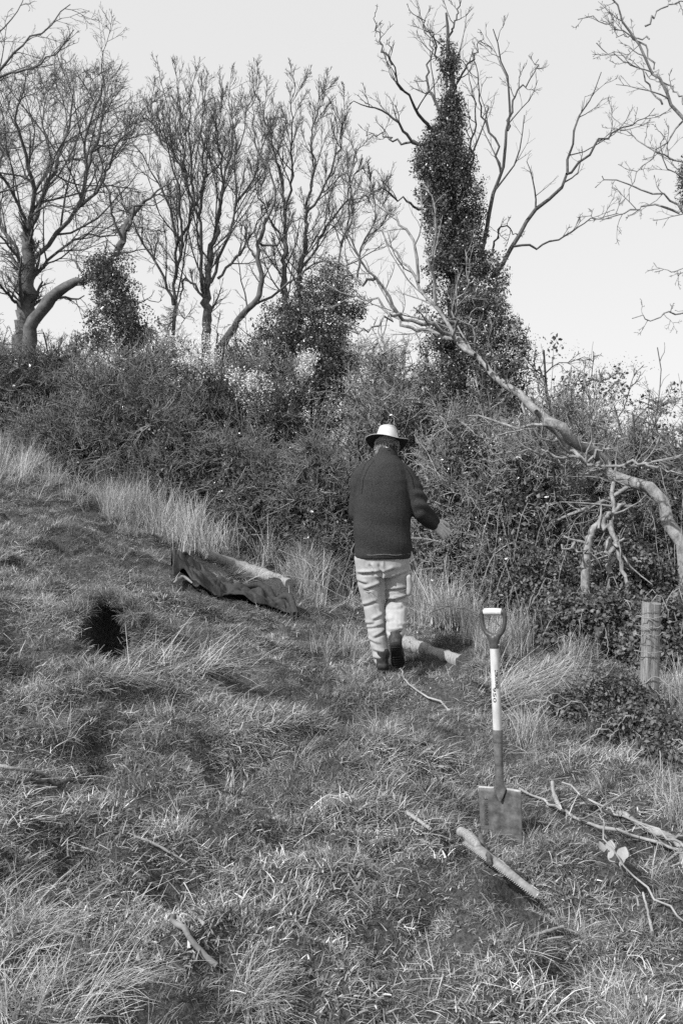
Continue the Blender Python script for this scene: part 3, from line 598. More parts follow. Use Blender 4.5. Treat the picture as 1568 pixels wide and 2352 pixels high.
# ================================================================== THE HEDGE
def shrub(name, label, px, Y, top, halfw, nst=9, twig='twig', bark='bark', ivy=0, buds=60, scrub=90, blossom=None, cat='shrub', lean=0., depth=1.0, group=None, l2=5, l3=4, scrubc=None, ivys=(.7, 1.2)):
    g = at(px, 1100, Y); gx_, gy_ = g[0], g[1]; gz = hz(gx_, gy_)
    root = empty(name, (gx_, gy_, gz)); tag(root, label, cat, group)
    H = at(px, top, Y)[2] - gz; W = halfw * Y / F
    ms = MB(); mt = MB()
    st = []; 
    for k in range(nst):
        a = rng.uniform(0, 6.283); q = rng.uniform(.2, 1) ** .6
        b = np.array([.22 * W * math.cos(a), .22 * W * depth * math.sin(a), -.15])
        e = np.array([W * .95 * q * math.cos(a) + lean * H, W * .95 * q * depth * math.sin(a), H * rng.uniform(.45, 1.02) * (1 - .38 * q * q)])
        m_ = b * .5 + e * .5 + np.array([-.12 * W * math.cos(a), -.12 * W * math.sin(a), .05 * H]) + rng.normal(0, .09, 3)
        st.append(resample([b, b * .75 + e * .25 + rng.normal(0, .06, 3), m_, e * .8 + b * .2 + rng.normal(0, .08, 3), e], 12))
    st = np.array(st); r = np.linspace(.028, .009, 12)[None, :] * rng.uniform(.6, 1.25, (nst, 1)) * min(1.2, max(.6, H / 2.6))
    tubes(ms, st, r, 6, rough=.08)
    P, rr = grow(st, r, 8, .2, 1, .9, .3, .40, 6, .24, .06, .6, .35, .0075); tubes(ms, P, rr, 4)
    P2, r2 = grow(P, rr, l2, .15, 1, .9, .3, .55, 5, .26, .04, .6, .4, .0055); tubes(mt, P2, r2, 3)
    P3, r3 = grow(P2, r2, l3, .15, 1, .9, .3, .55, 4, .26, .03, .7, .5, .0038); tubes(mt, P3, r3, 3)
    wp_, wr = grow(st, r, 3, .3, .95, .5, .25, .45, 8, .07, .16, .4, .3, .004); tubes(mt, wp_, wr, 3)            # long straight shoots
    ap, arr = grow(st, r, 2, .25, .8, 1.0, .2, .75, 10, .13, -.10, .55, .35, .008); tubes(ms, ap, arr, 5)            # arching side branches
    aq, aqr = grow(ap, arr, 6, .25, 1, .9, .25, .3, 5, .18, .02, .6, .4, .0045); tubes(mt, aq, aqr, 3)
    obj('stems', ms.mesh('stems'), bark, root); tag(obj('twigs', mt.mesh('twigs'), twig, root), kind='stuff')
    def vol(n, lo=.0, hi=1., inner=False):
        d = nrm(rng.normal(size=(n, 3))); d[:, 2] = np.abs(d[:, 2]); q = rng.uniform(.15 if inner else .35, .75 if inner else .8, n)[:, None] ** .5
        lump = .8 + .4 * vnoise(d[:, 0] * 3 + px, d[:, 2] * 3 + d[:, 1] * 2, 71)[:, None]
        p = d * q * lump * np.array([W, W * depth, H]); p[:, 2] = p[:, 2] * (hi - lo) + lo * H; p[:, 0] += lean * p[:, 2]; return p
    scrub = int(scrub * .6); ivy = int(ivy * 1.35)
    if scrub:
        p = vol(scrub); scatter('fine_twigs', p, euler_rand(scrub, .7), rng.uniform(.7, 1.3, scrub), rng.integers(0, 6, scrub), scrubc or SCRUB, root)
    if ivy:
        p = vol(ivy, 0, .9, True); scatter('ivy', p, euler_rand(ivy, .8), rng.uniform(ivys[0], ivys[1], ivy), rng.integers(0, 6, ivy), IVY, root)  # besides real ivy, dark leaves added inside to deepen the shade between twigs
    if buds:
        tip = P3[:, -1][rng.integers(0, len(P3), buds)]; scatter('buds', tip, euler_rand(buds, .8), rng.uniform(.6, 1.2, buds), rng.integers(0, 4, buds), BUD, root)
    if blossom:
        tw = P3.reshape(-1, 3); wpt = tw + np.array(root.location) - np.array([0, 0, CAM_Z])              # blossom sits on twigs of the sunny side
        dep = wpt[:, 1] * PC + wpt[:, 2] * PS; tpx = 784 + F * wpt[:, 0] / dep; tpy = 1176 - F * (wpt[:, 2] * PC - wpt[:, 1] * PS) / dep; bp = []
        for (bx, by, sx, sy, c) in blossom:
            sco = ((tpx - bx) / sx) ** 2 + ((tpy - by) / sy) ** 2 + 1.2 * (tw[:, 1] + W) / W; pr = np.exp(-.28 * sco); pr /= pr.sum()
            bp.append(tw[rng.choice(len(tw), int(c * 1.6), p=pr)] + rng.normal(0, .04, (int(c * 1.6), 3)))
        bp = np.vstack(bp)
        scatter('blossom', bp, euler_rand(len(bp), .8), rng.uniform(.6, 1.25, len(bp)), rng.integers(0, 4, len(bp)), BLO, root)
    return root
shrub('dark_thorn_shrub', 'dark dense thorn shrub at the foot of the big bare tree', 20, 14.2, 735, 150, 10, ivy=260, buds=40, scrub=170)
shrub('thorn_shrub', 'twiggy thorn shrub with bare slanting stems above the pale grass bank', 250, 12.6, 770, 170, 9, ivy=60, buds=110, scrub=150, lean=.06)
shrub('thorn_shrub', 'low twiggy thorn shrub on top of the grass bank beneath the dark thorn', 120, 12.6, 900, 110, 7, ivy=40, buds=60, scrub=90)
shrub('blackthorn_shrub', 'blackthorn shrub with a cluster of white blossom high on its side', 440, 13.4, 725, 150, 10, ivy=200, buds=130, scrub=150, blossom=[(470, 800, 20, 26, 60), (440, 835, 30, 16, 18), (560, 750, 40, 14, 8)])
shrub('blackthorn_shrub', 'blackthorn shrub with white blossom spread along its upper branches', 640, 13.0, 785, 150, 10, ivy=170, buds=150, scrub=150, blossom=[(590, 850, 45, 20, 40), (710, 842, 40, 14, 60), (640, 870, 50, 16, 30)])
mound = shrub('ivy_mound', 'dark rounded mound of ivy over a stump below the slender tree', 700, 14.8, 640, 130, 8, ivy=200, buds=0, scrub=50, ivys=(.6, 1.1))
leafy('ivy_crown', mound, blob_pts([(618, 745, 785), (640, 715, 805), (670, 665, 818), (710, 620, 822), (760, 580, 822), (820, 540, 820), (900, 530, 820)], 14.4, .9, 190, 16, .14, .36), IVY, .45, .9)
shrub('ivy_mound', 'low dark ivy growth spreading beneath the bent trunk', 330, 14.2, 720, 170, 8, ivy=700, buds=40, scrub=90)
shrub('hazel_shrub', 'thicket of fine pale upright twigs behind the hat', 860, 12.2, 760, 140, 10, 'twig_pale', ivy=90, buds=90, scrub=130, scrubc=SCRUBP)
shrub('thorn_shrub', 'tangled thorn shrub right behind the walking figure, on the jacket side', 740, 11.6, 980, 140, 9, ivy=170, buds=60, scrub=190)
shrub('thorn_shrub', 'thorn shrub with drooping twigs over the tall straw', 560, 12.0, 960, 130, 9, ivy=150, buds=60, scrub=170)
shrub('thorn_shrub', 'thorn shrub of dark stems rooted in the dry grass by the thorny bank', 400, 12.2, 930, 120, 9, ivy=120, buds=60, scrub=150)
shrub('bare_thicket', 'pale bare thicket tangled around the middle of the fallen trunk', 1060, 10.3, 830, 150, 11, 'twig_pale', ivy=260, buds=50, scrub=170, scrubc=SCRUBP)
shrub('bare_thicket', 'matted pale thicket hanging beneath the fallen trunk', 1210, 9.9, 930, 140, 11, 'twig_pale', ivy=300, buds=40, scrub=170, scrubc=SCRUBP)
shrub('bare_thicket', 'pale thicket rising behind the upper side of the fallen trunk', 1290, 11.6, 820, 150, 11, 'twig_pale', ivy=300, buds=60, scrub=170, scrubc=SCRUBP)
shrub('ivy_thicket', 'dark ivy-filled thicket behind the bend of the S-shaped trunk', 1450, 10.4, 900, 160, 10, ivy=650, buds=60, scrub=170)
shrub('ivy_thicket', 'dark leafy thicket beyond the fence post, below the pale horizontal branch', 1600, 9.8, 930, 130, 9, ivy=420, buds=60, scrub=120)
shrub('hawthorn_tree', 'small open hawthorn against the sky with spiky twigs and first leaves', 1400, 12.4, 660, 150, 10, 'bark', buds=520, scrub=0, ivy=60, l2=6, l3=5, cat='shrub')
shrub('hawthorn_tree', 'small leafy hawthorn beside the foot of the ivy column', 1270, 12.8, 690, 100, 9, 'bark', buds=520, scrub=0, ivy=140, l2=6, l3=5, cat='shrub')
shrub('hawthorn_tree', 'budding hawthorn at the open end of the hedge under the sky', 1540, 12.6, 770, 130, 9, 'bark', buds=480, scrub=0, ivy=160, l2=6, l3=5, cat='shrub')

for (lb, px_, Y_, tp_, hw_) in (('grey twiggy sapling clump filling the gap between the bent trunk and the dark thorn', 130, 15.2, 715, 110), ('grey twiggy sapling clump at the feet of the many-stemmed tree', 400, 15.4, 730, 120), ('grey twiggy sapling clump around the crooked trunk foot', 540, 15.0, 725, 100),
                             ('grey twiggy sapling clump filling the gap beside the ivy mound', 880, 13.6, 700, 110), ('grey twiggy sapling clump in front of the ivy column foot', 985, 13.0, 760, 90)):
    shrub('sapling_clump', lb, px_, Y_, tp_, hw_, 12, 'twig', 'bark', ivy=90, buds=150, scrub=110, l2=6, l3=5)
# ------------------------------------------------------------------ brambles
def bramble(label, px, py, wpx, hm, ncl, ncane, depth=.8, s=(.7, 1.15), cane='twig_pale', group=None):
    Y = py; g = at(px, 1300, Y); W = wpx * Y / F
    root = empty('bramble_bush', (g[0], g[1], hz(g[0], g[1]))); tag(root, label, 'bramble', group); o = np.array(root.location)
    n = ncl; d = nrm(rng.normal(size=(n, 3))); d[:, 2] = np.abs(d[:, 2]); q = rng.uniform(.3, 1, n)[:, None] ** .45
    lump = .7 + .6 * vnoise(d[:, 0] * 3.3 + px, d[:, 1] * 3 + d[:, 2] * 3, 81)[:, None]
    p = d * q * lump * np.array([W, W * depth, hm]); p[:, 2] += h(p[:, 0] + o[0], p[:, 1] + o[1]) - o[2] + .02
    scatter('leaves', p, euler_rand(n, .5), rng.uniform(s[0], s[1], n), rng.integers(0, 6, n), BRM, root)
    mb = MB(); C = []
    for k in range(ncane):
        a = rng.uniform(0, 6.283); b = np.array([rng.normal(0, W * .4), rng.normal(0, W * depth * .4), 0]); b[2] = hz(b[0] + o[0], b[1] + o[1]) - o[2] - .03
        L = rng.uniform(.5, 1.1) * max(W, .5); e = b + np.array([L * math.cos(a), L * math.sin(a) * .7, 0]); e[2] = hz(e[0] + o[0], e[1] + o[1]) - o[2] + rng.uniform(0, .3) * hm
        m_ = (b + e) / 2 + np.array([0, 0, hm * rng.uniform(.5, 1.25)]); C.append(resample([b, b * .7 + m_ * .3 + [0, 0, .16 * hm], m_, m_ * .45 + e * .55 + [0, 0, .12 * hm], e], 20))
    C = np.array(C) + rng.normal(0, .006, (ncane, 20, 3)); r = np.tile(np.linspace(.0048, .002, 20), (ncane, 1)); tubes(mb, C, r, 4)
    obj('canes', mb.mesh('canes'), cane, root); return root
BR = [('dark bramble bank below the broken dead stems', 1390, 8.2, 170, .5, 700, 26, .6), ('bramble bush sprawling behind the outstretched glove', 1060, 10.2, 130, .8, 560, 22, .6), ('bramble bank between the glove and the broken stems', 1230, 9.3, 150, .65, 640, 20, .6),
      ('leafy bramble bank behind the fence post', 1550, 7.7, 140, .5, 600, 18, .7), ('tall shaded bramble heaped under the bend of the fallen trunk', 1500, 9.2, 170, 1.1, 600, 20, .5), ('shaded bramble heaped below the matted pale thicket', 1170, 10.2, 190, 1.25, 640, 22, .5), ('shaded bramble heaped behind the broken dead stems', 1340, 9.6, 180, 1.1, 600, 20, .5),
      ('sprawling bramble patch at the foot of the fence post', 1420, 6.2, 90, .2, 260, 12, .8), ('low bramble patch between the post and the dry branches', 1470, 5.4, 90, .15, 260, 12, .8), ('thin bramble patch creeping out of the dry sheaf', 1320, 6.0, 70, .12, 110, 9, .8),
      ('small bramble patch on the near side of the low bramble', 1540, 4.9, 60, .14, 110, 7, .8)]
for (lb, px, py, wp, hm, nc, ncn, dp) in BR: bramble(lb, px, py, wp, hm, nc, ncn, dp, s=(.38, .7) if py < 7 else (.6, 1.05))

# ================================================================== MAN-MADE THINGS
def box(mb, c, s, rot=None):
    c = np.array(c, float); s = np.array(s, float) / 2
    v = np.array([[x, y, z] for z in (-1, 1) for y in (-1, 1) for x in (-1, 1)], float) * s
    if rot is not None: v = v @ np.array(rot.to_3x3()).T
    mb.add(v + c, [[0, 2, 3, 1], [4, 5, 7, 6], [0, 1, 5, 4], [2, 6, 7, 3], [1, 3, 7, 5], [0, 4, 6, 2]])
def loft(mb, rings, sides=28, power=2.3):
    a = np.arange(sides) * 2 * math.pi / sides; V = []
    ca, sa = np.cos(a), np.sin(a); k = (np.abs(ca) ** power + np.abs(sa) ** power) ** (-1 / power)
    for (cx, cy, cz, rx, ry) in rings: V.append(np.stack([cx + rx * ca * k, cy + ry * sa * k, np.full(sides, cz)], 1))
    V = np.array(V); m = len(rings)
    i = np.arange(m - 1)[:, None] * sides; j = np.arange(sides)[None]; j2 = (j + 1) % sides
    Q = np.stack([i + j, i + j2, i + sides + j2, i + sides + j], -1).reshape(-1, 4)
    V2 = np.vstack([V.reshape(-1, 3), V[0].mean(0), V[-1].mean(0)]); c0 = m * sides
    T = [[c0, (q + 1) % sides, q] for q in range(sides)] + [[c0 + 1, (m - 1) * sides + q, (m - 1) * sides + (q + 1) % sides] for q in range(sides)]
    mb.add(V2, Q, T)
def capsule(mb, pts, radii, sides=16, n=None, sq=None):
    pts = np.asarray(pts, float); radii = np.asarray(radii, float)
    n = n or max(8, 5 * len(pts)); A = resample(np.column_stack([pts, radii]), n); P, r = A[:, :3], np.maximum(A[:, 3], .001)
    t0 = nrm(P[0] - P[1]); t1 = nrm(P[-1] - P[-2]); th = np.array([85, 60, 35, 15]) * math.pi / 180
    pre = [P[0] + t0 * r[0] * math.sin(a) for a in th]; pr = [r[0] * math.cos(a) for a in th]
    po = [P[-1] + t1 * r[-1] * math.sin(a) for a in th[::-1]]; qr = [r[-1] * math.cos(a) for a in th[::-1]]
    tubes(mb, np.vstack([pre, P, po]), np.r_[pr, r, qr], sides, cap=True)
def ellipsoid(mb, c, r, sides=20, rings=12):
    th = np.linspace(-math.pi / 2 * .97, math.pi / 2 * .97, rings)
    loft(mb, [(c[0], c[1], c[2] + r[2] * math.sin(t), r[0] * math.cos(t), r[1] * math.cos(t)) for t in th], sides, 2.0)
def remesh(mb, name, voxel, smooth=3, disp=None):
    me = mb.mesh(name); o = bpy.data.objects.new('tmp', me); COL.objects.link(o)
    md = o.modifiers.new('r', 'REMESH'); md.mode = 'VOXEL'; md.voxel_size = voxel; md.use_smooth_shade = True
    if smooth:
        sm = o.modifiers.new('s', 'SMOOTH'); sm.factor = .5; sm.iterations = smooth
    dg = bpy.context.evaluated_depsgraph_get(); dg.update()
    out = bpy.data.meshes.new_from_object(o.evaluated_get(dg)); bpy.data.objects.remove(o); bpy.data.meshes.remove(me)
    out.name = name
    if disp is not None:
        n = len(out.vertices); v = np.empty(n * 3, np.float32); out.vertices.foreach_get('co', v); v = v.reshape(-1, 3)
        nn = np.empty(n * 3, np.float32); out.vertex_normals.foreach_get('vector', nn); nn = nn.reshape(-1, 3)
        v = v + nn * disp(v)[:, None]; out.vertices.foreach_set('co', np.ascontiguousarray(v, np.float32).ravel()); out.update()
    out.polygons.foreach_set('use_smooth', np.ones(len(out.polygons), bool))
    return out

# ------------------------------------------------------------------ the walking person
PX, PY = .30, 7.3
PZ = .02
body = MB()
ellipsoid(body, (.036, .105, 1.690), (.074, .092, .112)); ellipsoid(body, (.036, .135, 1.635), (.056, .066, .05))
capsule(body, [(.030, .045, 1.54), (.034, .075, 1.60), (.036, .09, 1.66)], [.062, .056, .056])
capsule(body, [(.036, .188, 1.70), (.036, .212, 1.675), (.036, .205, 1.66)], [.012, .015, .012], 10)
for s in (-1, 1):
    capsule(body, [(.036 + s * .076, .10, 1.705), (.036 + s * .082, .092, 1.68), (.036 + s * .077, .10, 1.655)], [.011, .013, .010], 10)
    capsule(body, [(.036 + s * .045, .178, 1.725), (.036 + s * .015, .19, 1.722)], [.012, .012], 8)
loft(body, [(0, 0, .80, .16, .10), (0, 0, .95, .165, .11), (0, 0, 1.15, .165, .11), (0, .02, 1.4, .165, .10), (.02, .035, 1.52, .11, .08)])
SH_L, EL_L, WR_L = (-.150, .02, 1.425), (-.180, .05, 1.17), (-.09, .30, 1.09)
SH_R, EL_R, WR_R = (.165, .02, 1.425), (.275, -.01, 1.19), (.385, .15, 1.085)
capsule(body, [SH_L, EL_L], [.05, .042]); capsule(body, [EL_L, WR_L], [.042, .03])
capsule(body, [SH_R, EL_R], [.05, .042]); capsule(body, [EL_R, WR_R], [.042, .03])
LEG_L = [(-.095, 0, .84), (-.082, .01, .66), (-.06, .015, .48), (-.034, .0, .28), (-.004, -.01, .12), (.002, -.012, .085)]
LEG_R = [(.098, 0, .84), (.106, .03, .66), (.110, .05, .50), (.102, -.05, .41), (.09, -.15, .325), (.085, -.175, .305)]
capsule(body, LEG_L + [(.003, .0, .05)], [.085, .08, .06, .055, .04, .038, .038]); capsule(body, LEG_R + [(.085, -.18, .27)], [.085, .08, .06, .055, .04, .038, .038])
def hand(mb, W, d, s, p, sc=1.0, curl=(.5, .6, .6, .55), glove=0.):
    """W wrist, d towards the fingers, s towards the index side, p out of the palm"""
    W, d, s, p = (np.array(v, float) for v in (W, nrm(np.array(d, float)), nrm(np.array(s, float)), nrm(np.array(p, float))))
    g = glove
    for k in (-1, -.33, .33, 1): capsule(mb, [W + s * k * .012, W + d * .045 * sc + s * k * .026 * sc, W + d * .092 * sc + s * k * .031 * sc], [.017 + g, .016 + g, .0125 + g], 10)
    for k, L, c in ((1, .070, curl[0]), (.35, .080, curl[1]), (-.33, .074, curl[2]), (-1, .058, curl[3])):
        a = W + d * (.092 - .006 * (k < 0)) * sc + s * k * .0315 * sc; dirv = nrm(d + s * k * .14); pts = [a]; ang = .25
        for q, f in enumerate((.45, .32, .25)):
            ang += c; v = nrm(math.cos(ang) * dirv + math.sin(ang) * p); pts.append(pts[-1] + v * L * f * sc * 1.05)
        capsule(mb, pts, [.0105 + g, .0098 + g, .009 + g, .0078 + g], 10)
    a = W + d * .03 * sc + s * .026 * sc
    capsule(mb, [a, a + (d * .3 + s * .8 + p * .35) * .032, a + (d * .62 + s * .8 + p * .6) * .055, a + (d * 1.0 + s * .75 + p * .75) * .068], [.015 + g, .0125 + g, .011 + g, .009 + g], 10)
HD_R = (np.array((.74, .30, -.60)), np.array((.45, .35, .82)), np.array((.25, .72, -.45)))
HD_L = (np.array((.3, .9, -.2)), np.array((.9, -.3, .2)), np.array((0, -.2, -1)))
hand(body, WR_R, *HD_R, .92, (.32, .36, .38, .42)); hand(body, WR_L, *HD_L, .92)
person = obj('person', remesh(body, 'body', .0085, 2), 'skin', loc=(PX, PY, PZ))
tag(person, 'person walking away in dark fleece, pale trousers and pale brimmed hat, one gloved hand out', 'person')
for s in (-1, 1):
    m_ = MB(); ellipsoid(m_, (.036 + s * .031, .186, 1.703), (.011, .009, .009), 10, 8); obj('eye', m_.mesh('eye'), 'eye', person)
# trousers
def crop_xz(cx, cy): return ((752.6 + .2666 * cx - 784) * .00319 - .30, 1.45 - (940.8 + .2666 * cy - 1096) * .00319 - PZ)
CREASES = [((275, 1412), (440, 1395), .016), ((360, 1330), (395, 1390), .012), ((440, 1330), (470, 1420), .014), ((470, 1400), (560, 1370), .010), ((325, 1548), (455, 1500), .014), ((340, 1560), (430, 1720), .010), ((455, 1440), (490, 1760), .012), ((500, 1560), (690, 1540), .010), ((505, 1650), (690, 1610), .020),
           ((560, 1640), (690, 1690), .010), ((390, 1815), (485, 1770), .009), ((330, 1890), (470, 1860), .007), ((400, 1965), (490, 1915), .008), ((330, 1985), (440, 2020), .006), ((400, 2080), (540, 2112), .009), ((385, 2150), (500, 2150), .007), ((500, 1812), (560, 1790), .009), ((520, 1880), (640, 1870), .012), ((600, 1830), (660, 1850), .010),
           ((300, 1700), (420, 1650), .008), ((255, 1480), (330, 1500), .008), ((560, 1440), (680, 1400), .008), ((520, 1720), (640, 1700), .008), ((310, 1860), (400, 1840), .008)]
def fold_leg(v):
    P = v[:, [0, 2]].astype(float); d = np.zeros(len(v)); back = sst(.10, .0, v[:, 1])
    for a, b, A in CREASES:
        a = np.array(crop_xz(*a)); b = np.array(crop_xz(*b)); e = b - a; L = np.linalg.norm(e); t = ((P - a) @ e) / L ** 2; nv_ = np.array([-e[1], e[0]]) / L
        s = (P - a) @ nv_; s = s if nv_[1] > 0 else -s; w_ = .010 * (1 + .5 * np.abs(t - .5)); k = sst(-.25, .15, t) * (1 - sst(.85, 1.25, t))
        d += A * k * (.85 * np.exp(-((s - .016) / .014) ** 2) - np.exp(-((s + .002) / w_) ** 2)) * back
    return d + .006 * (vnoise3(v * 18, 15) - .5)
tr = MB()
loft(tr, [(.003, 0, .70, .15, .10), (.003, 0, .78, .192, .128), (.003, 0, .86, .197, .13), (.003, 0, .93, .185, .125)])
capsule(tr, LEG_L, [.112, .102, .080, .072, .064, .062], n=34); capsule(tr, LEG_R, [.106, .098, .082, .078, .070, .064], n=34)
trousers = obj('trousers', remesh(tr, 'trousers', .0062, 4, fold_leg), 'trousers', person)
m_ = MB()
pk = resample([(.190, -.055, .70), (.196, -.05, .64), (.192, -.045, .585)], 6); capsule(m_, pk, [.022] * 6, 8); m2 = remesh(m_, 'pocket', .006, 2); obj('cargo_pocket', m2, 'trousers', trousers)
for pts in ([(.006, -.133, .845), (.008, -.13, .78), (.01, -.108, .72)], [(-.15, -.08, .625), (-.09, -.105, .615), (-.035, -.09, .618)], [(.045, -.075, .60), (.11, -.085, .60), (.175, -.06, .612)]):
    m_ = MB(); tubes(m_, resample(pts, 10), np.full(10, .0016), 6); obj('seam', m_.mesh('seam'), 'coat_light', trousers)
# fleece jacket
def fold_fleece(v):
    z = v[:, 2]; d = .014 * (vnoise3(v * np.array([5, 5, 9]), 25) - .5) + .006 * (vnoise3(v * np.array([12, 12, 24]), 26) - .5)
    d += .007 * np.sin(z * 26 + v[:, 0] * 9 + 3 * vnoise3(v * 4, 27)) * sst(1.25, .95, z) * sst(.84, .92, z)
    arm = sst(.20, .27, v[:, 0]) * sst(1.45, 1.3, z); return d + .008 * arm * np.sin(z * 70 + v[:, 1] * 40)
fl = MB()
loft(fl, [(.005, 0, .835, .200, .142), (.003, 0, .86, .209, .148), (0, 0, .95, .213, .15), (0, 0, 1.05, .211, .15), (0, 0, 1.18, .206, .15), (0, .008, 1.30, .202, .148), (.003, .016, 1.41, .197, .14), (.010, .026, 1.485, .178, .125), (.020, .036, 1.535, .135, .108), (.028, .05, 1.575, .09, .09), (.032, .062, 1.60, .07, .075)])
capsule(fl, [(.0, .04, 1.51), (-.08, .03, 1.47), SH_L, (-.165, .03, 1.30), EL_L], [.07, .078, .080, .074, .068]); capsule(fl, [EL_L, (-.14, .18, 1.12), (-.10, .28, 1.09)], [.066, .06, .05])
capsule(fl, [(.05, .04, 1.51), (.11, .03, 1.47), SH_R, (.225, .005, 1.32), EL_R], [.07, .078, .082, .078, .072]); capsule(fl, [EL_R, (.335, .06, 1.135), (.378, .135, 1.09)], [.072, .064, .053])
jacket = obj('fleece_jacket', remesh(fl, 'fleece', .0085, 3, fold_fleece), 'fleece', person)
m_ = MB(); a = np.linspace(0, 2 * math.pi, 29)[:-1]
R0 = [(1.575, .083, .083), (1.60, .076, .08), (1.63, .072, .076), (1.662, .071, .074), (1.664, .066, .069), (1.63, .064, .068)]
loft(m_, [(.032 + .004 * i, .055 + .007 * i, z, rx, ry) for i, (z, rx, ry) in enumerate(R0)], 28)
collar = obj('collar', m_.mesh('collar'), 'fleece', jacket)
m_ = MB(); box(m_, (.030, -.022, 1.648), (.020, .004, .006), Matrix.Rotation(.2, 4, 'Y')); obj('neck_tag', m_.mesh('tag'), 'tag', jacket)
m_ = MB(); ang = np.linspace(math.pi * 1.06, math.pi * 1.94, 24)
tubes(m_, np.stack([.004 + .213 * np.cos(ang), .153 * np.sin(ang), .872 + .004 * np.sin(ang * 7)], 1), np.full(24, .0016), 5); obj('hem_stitch', m_.mesh('stitch'), 'coat_light', jacket)
m_ = MB(); tubes(m_, resample([(-.075, -.045, 1.575), (-.13, -.085, 1.52), (-.165, -.105, 1.42), (-.172, -.11, 1.33)], 14), np.full(14, .0028), 5); obj('seam', m_.mesh('seam'), 'fleece', jacket)
m_ = MB(); tubes(m_, resample([(.12, -.055, 1.56), (.165, -.085, 1.49), (.185, -.10, 1.40)], 14), np.full(14, .0028), 5)
obj('seam', m_.mesh('seam'), 'fleece', jacket)
# glove
gl = MB(); hand(gl, WR_R, *HD_R, 1.02, (.22, .3, .36, .42), .0045); d_ = nrm(HD_R[0]); capsule(gl, [np.array(WR_R) - d_ * .02, np.array(WR_R) + d_ * .02], [.034, .03], 14)
obj('glove', remesh(gl, 'glove', .0042, 1, lambda v: .003 * (vnoise3(v * 60, 44) - .5)), 'glove', person)
gl = MB(); hand(gl, WR_L, *HD_L, .95, (.5, .6, .6, .55), .0035); obj('glove', remesh(gl, 'glove', .0042, 1), 'glove', person)
# hair: short grey strands under the brim
hr = MB(); K = 1500; az = rng.uniform(math.pi * .93, math.pi * 2.07, K); el = rng.uniform(-.75, .15, K)
c = np.array([.036, .105, 1.690]); dirs = np.stack([np.cos(az) * np.cos(el), np.sin(az) * np.cos(el), np.sin(el)], 1)
p0 = c + dirs * np.array([.074, .092, .112]) * .98
fl_ = nrm(dirs * .35 + np.array([0, -.1, -1]) + rng.normal(0, .22, (K, 3))); Ls = rng.uniform(.018, .045, K)[:, None]
tubes(hr, np.stack([p0, p0 + fl_ * Ls * .5 + dirs * .004, p0 + fl_ * Ls], 1), np.tile([.0016, .0014, .0007], (K, 1)), 3)
obj('hair', hr.mesh('hair'), 'hair', person)
# hat
hat_r = empty('hat', (0, 0, 0)); hat_r.parent = person; hat_r.location = (.036, .098, 1.704); hat_r.rotation_euler = (R(-17), R(5), 0)
def ringsurf(mb, prof, sides=56, wob=None):
    a = np.arange(sides) * 2 * math.pi / sides; V = []
    for (rx, ry, z, ww) in prof:
        dz = ww * (-.020 * np.abs(np.cos(a)) ** 2 * 0 - .018 * np.maximum(np.sin(a), 0) + .012 * np.cos(2 * a) + .006 * np.sin(3 * a + 1))
        V.append(np.stack([rx * np.cos(a), ry * np.sin(a), z + dz], 1))
    V = np.array(V); m = len(prof); i = np.arange(m - 1)[:, None] * sides; j = np.arange(sides)[None]; j2 = (j + 1) % sides
    mb.add(V.reshape(-1, 3), np.stack([i + j, i + j2, i + sides + j2, i + sides + j], -1).reshape(-1, 4)); return V
m_ = MB(); Vv = ringsurf(m_, [(.083, .099, .0, 0), (.083, .098, .012, 0), (.080, .095, .03, 0), (.074, .088, .055, 0), (.067, .080, .078, 0), (.064, .076, .088, 0), (.0655, .078, .092, 0), (.063, .075, .097, 0), (.045, .053, .096, 0), (.02, .024, .094, 0), (.001, .001, .094, 0)])
me = m_.mesh('crown'); v = np.empty(len(me.vertices) * 3, np.float32); me.vertices.foreach_get('co', v); v = v.reshape(-1, 3)
v[:, :2] *= (1 + .05 * (vnoise3(v * np.array([30, 30, 60]), 33) - .5) * (v[:, 2:3] < .085))[:, :1] if False else 1 + .06 * (vnoise3(v * np.array([26, 26, 70]), 33)[:, None] - .5)
me.vertices.foreach_set('co', v.ravel()); me.update(); obj('crown', me, 'hat', hat_r)
m_ = MB(); ringsurf(m_, [(.082, .098, .004, 0), (.100, .116, .000, .3), (.124, .142, -.005, .8), (.160, .178, -.009, 1.5), (.162, .180, -.011, 1.5), (.160, .178, -.0125, 1.5)]); obj('brim', m_.mesh('brim'), 'hat', hat_r)
m_ = MB(); ringsurf(m_, [(.080, .096, .000, 0), (.100, .116, -.004, .3), (.124, .142, -.009, .8), (.1595, .1775, -.0128, 1.5)]); obj('brim_lining', m_.mesh('lining'), 'hat_under', hat_r)  # separate underside, far darker than the brim's upper face
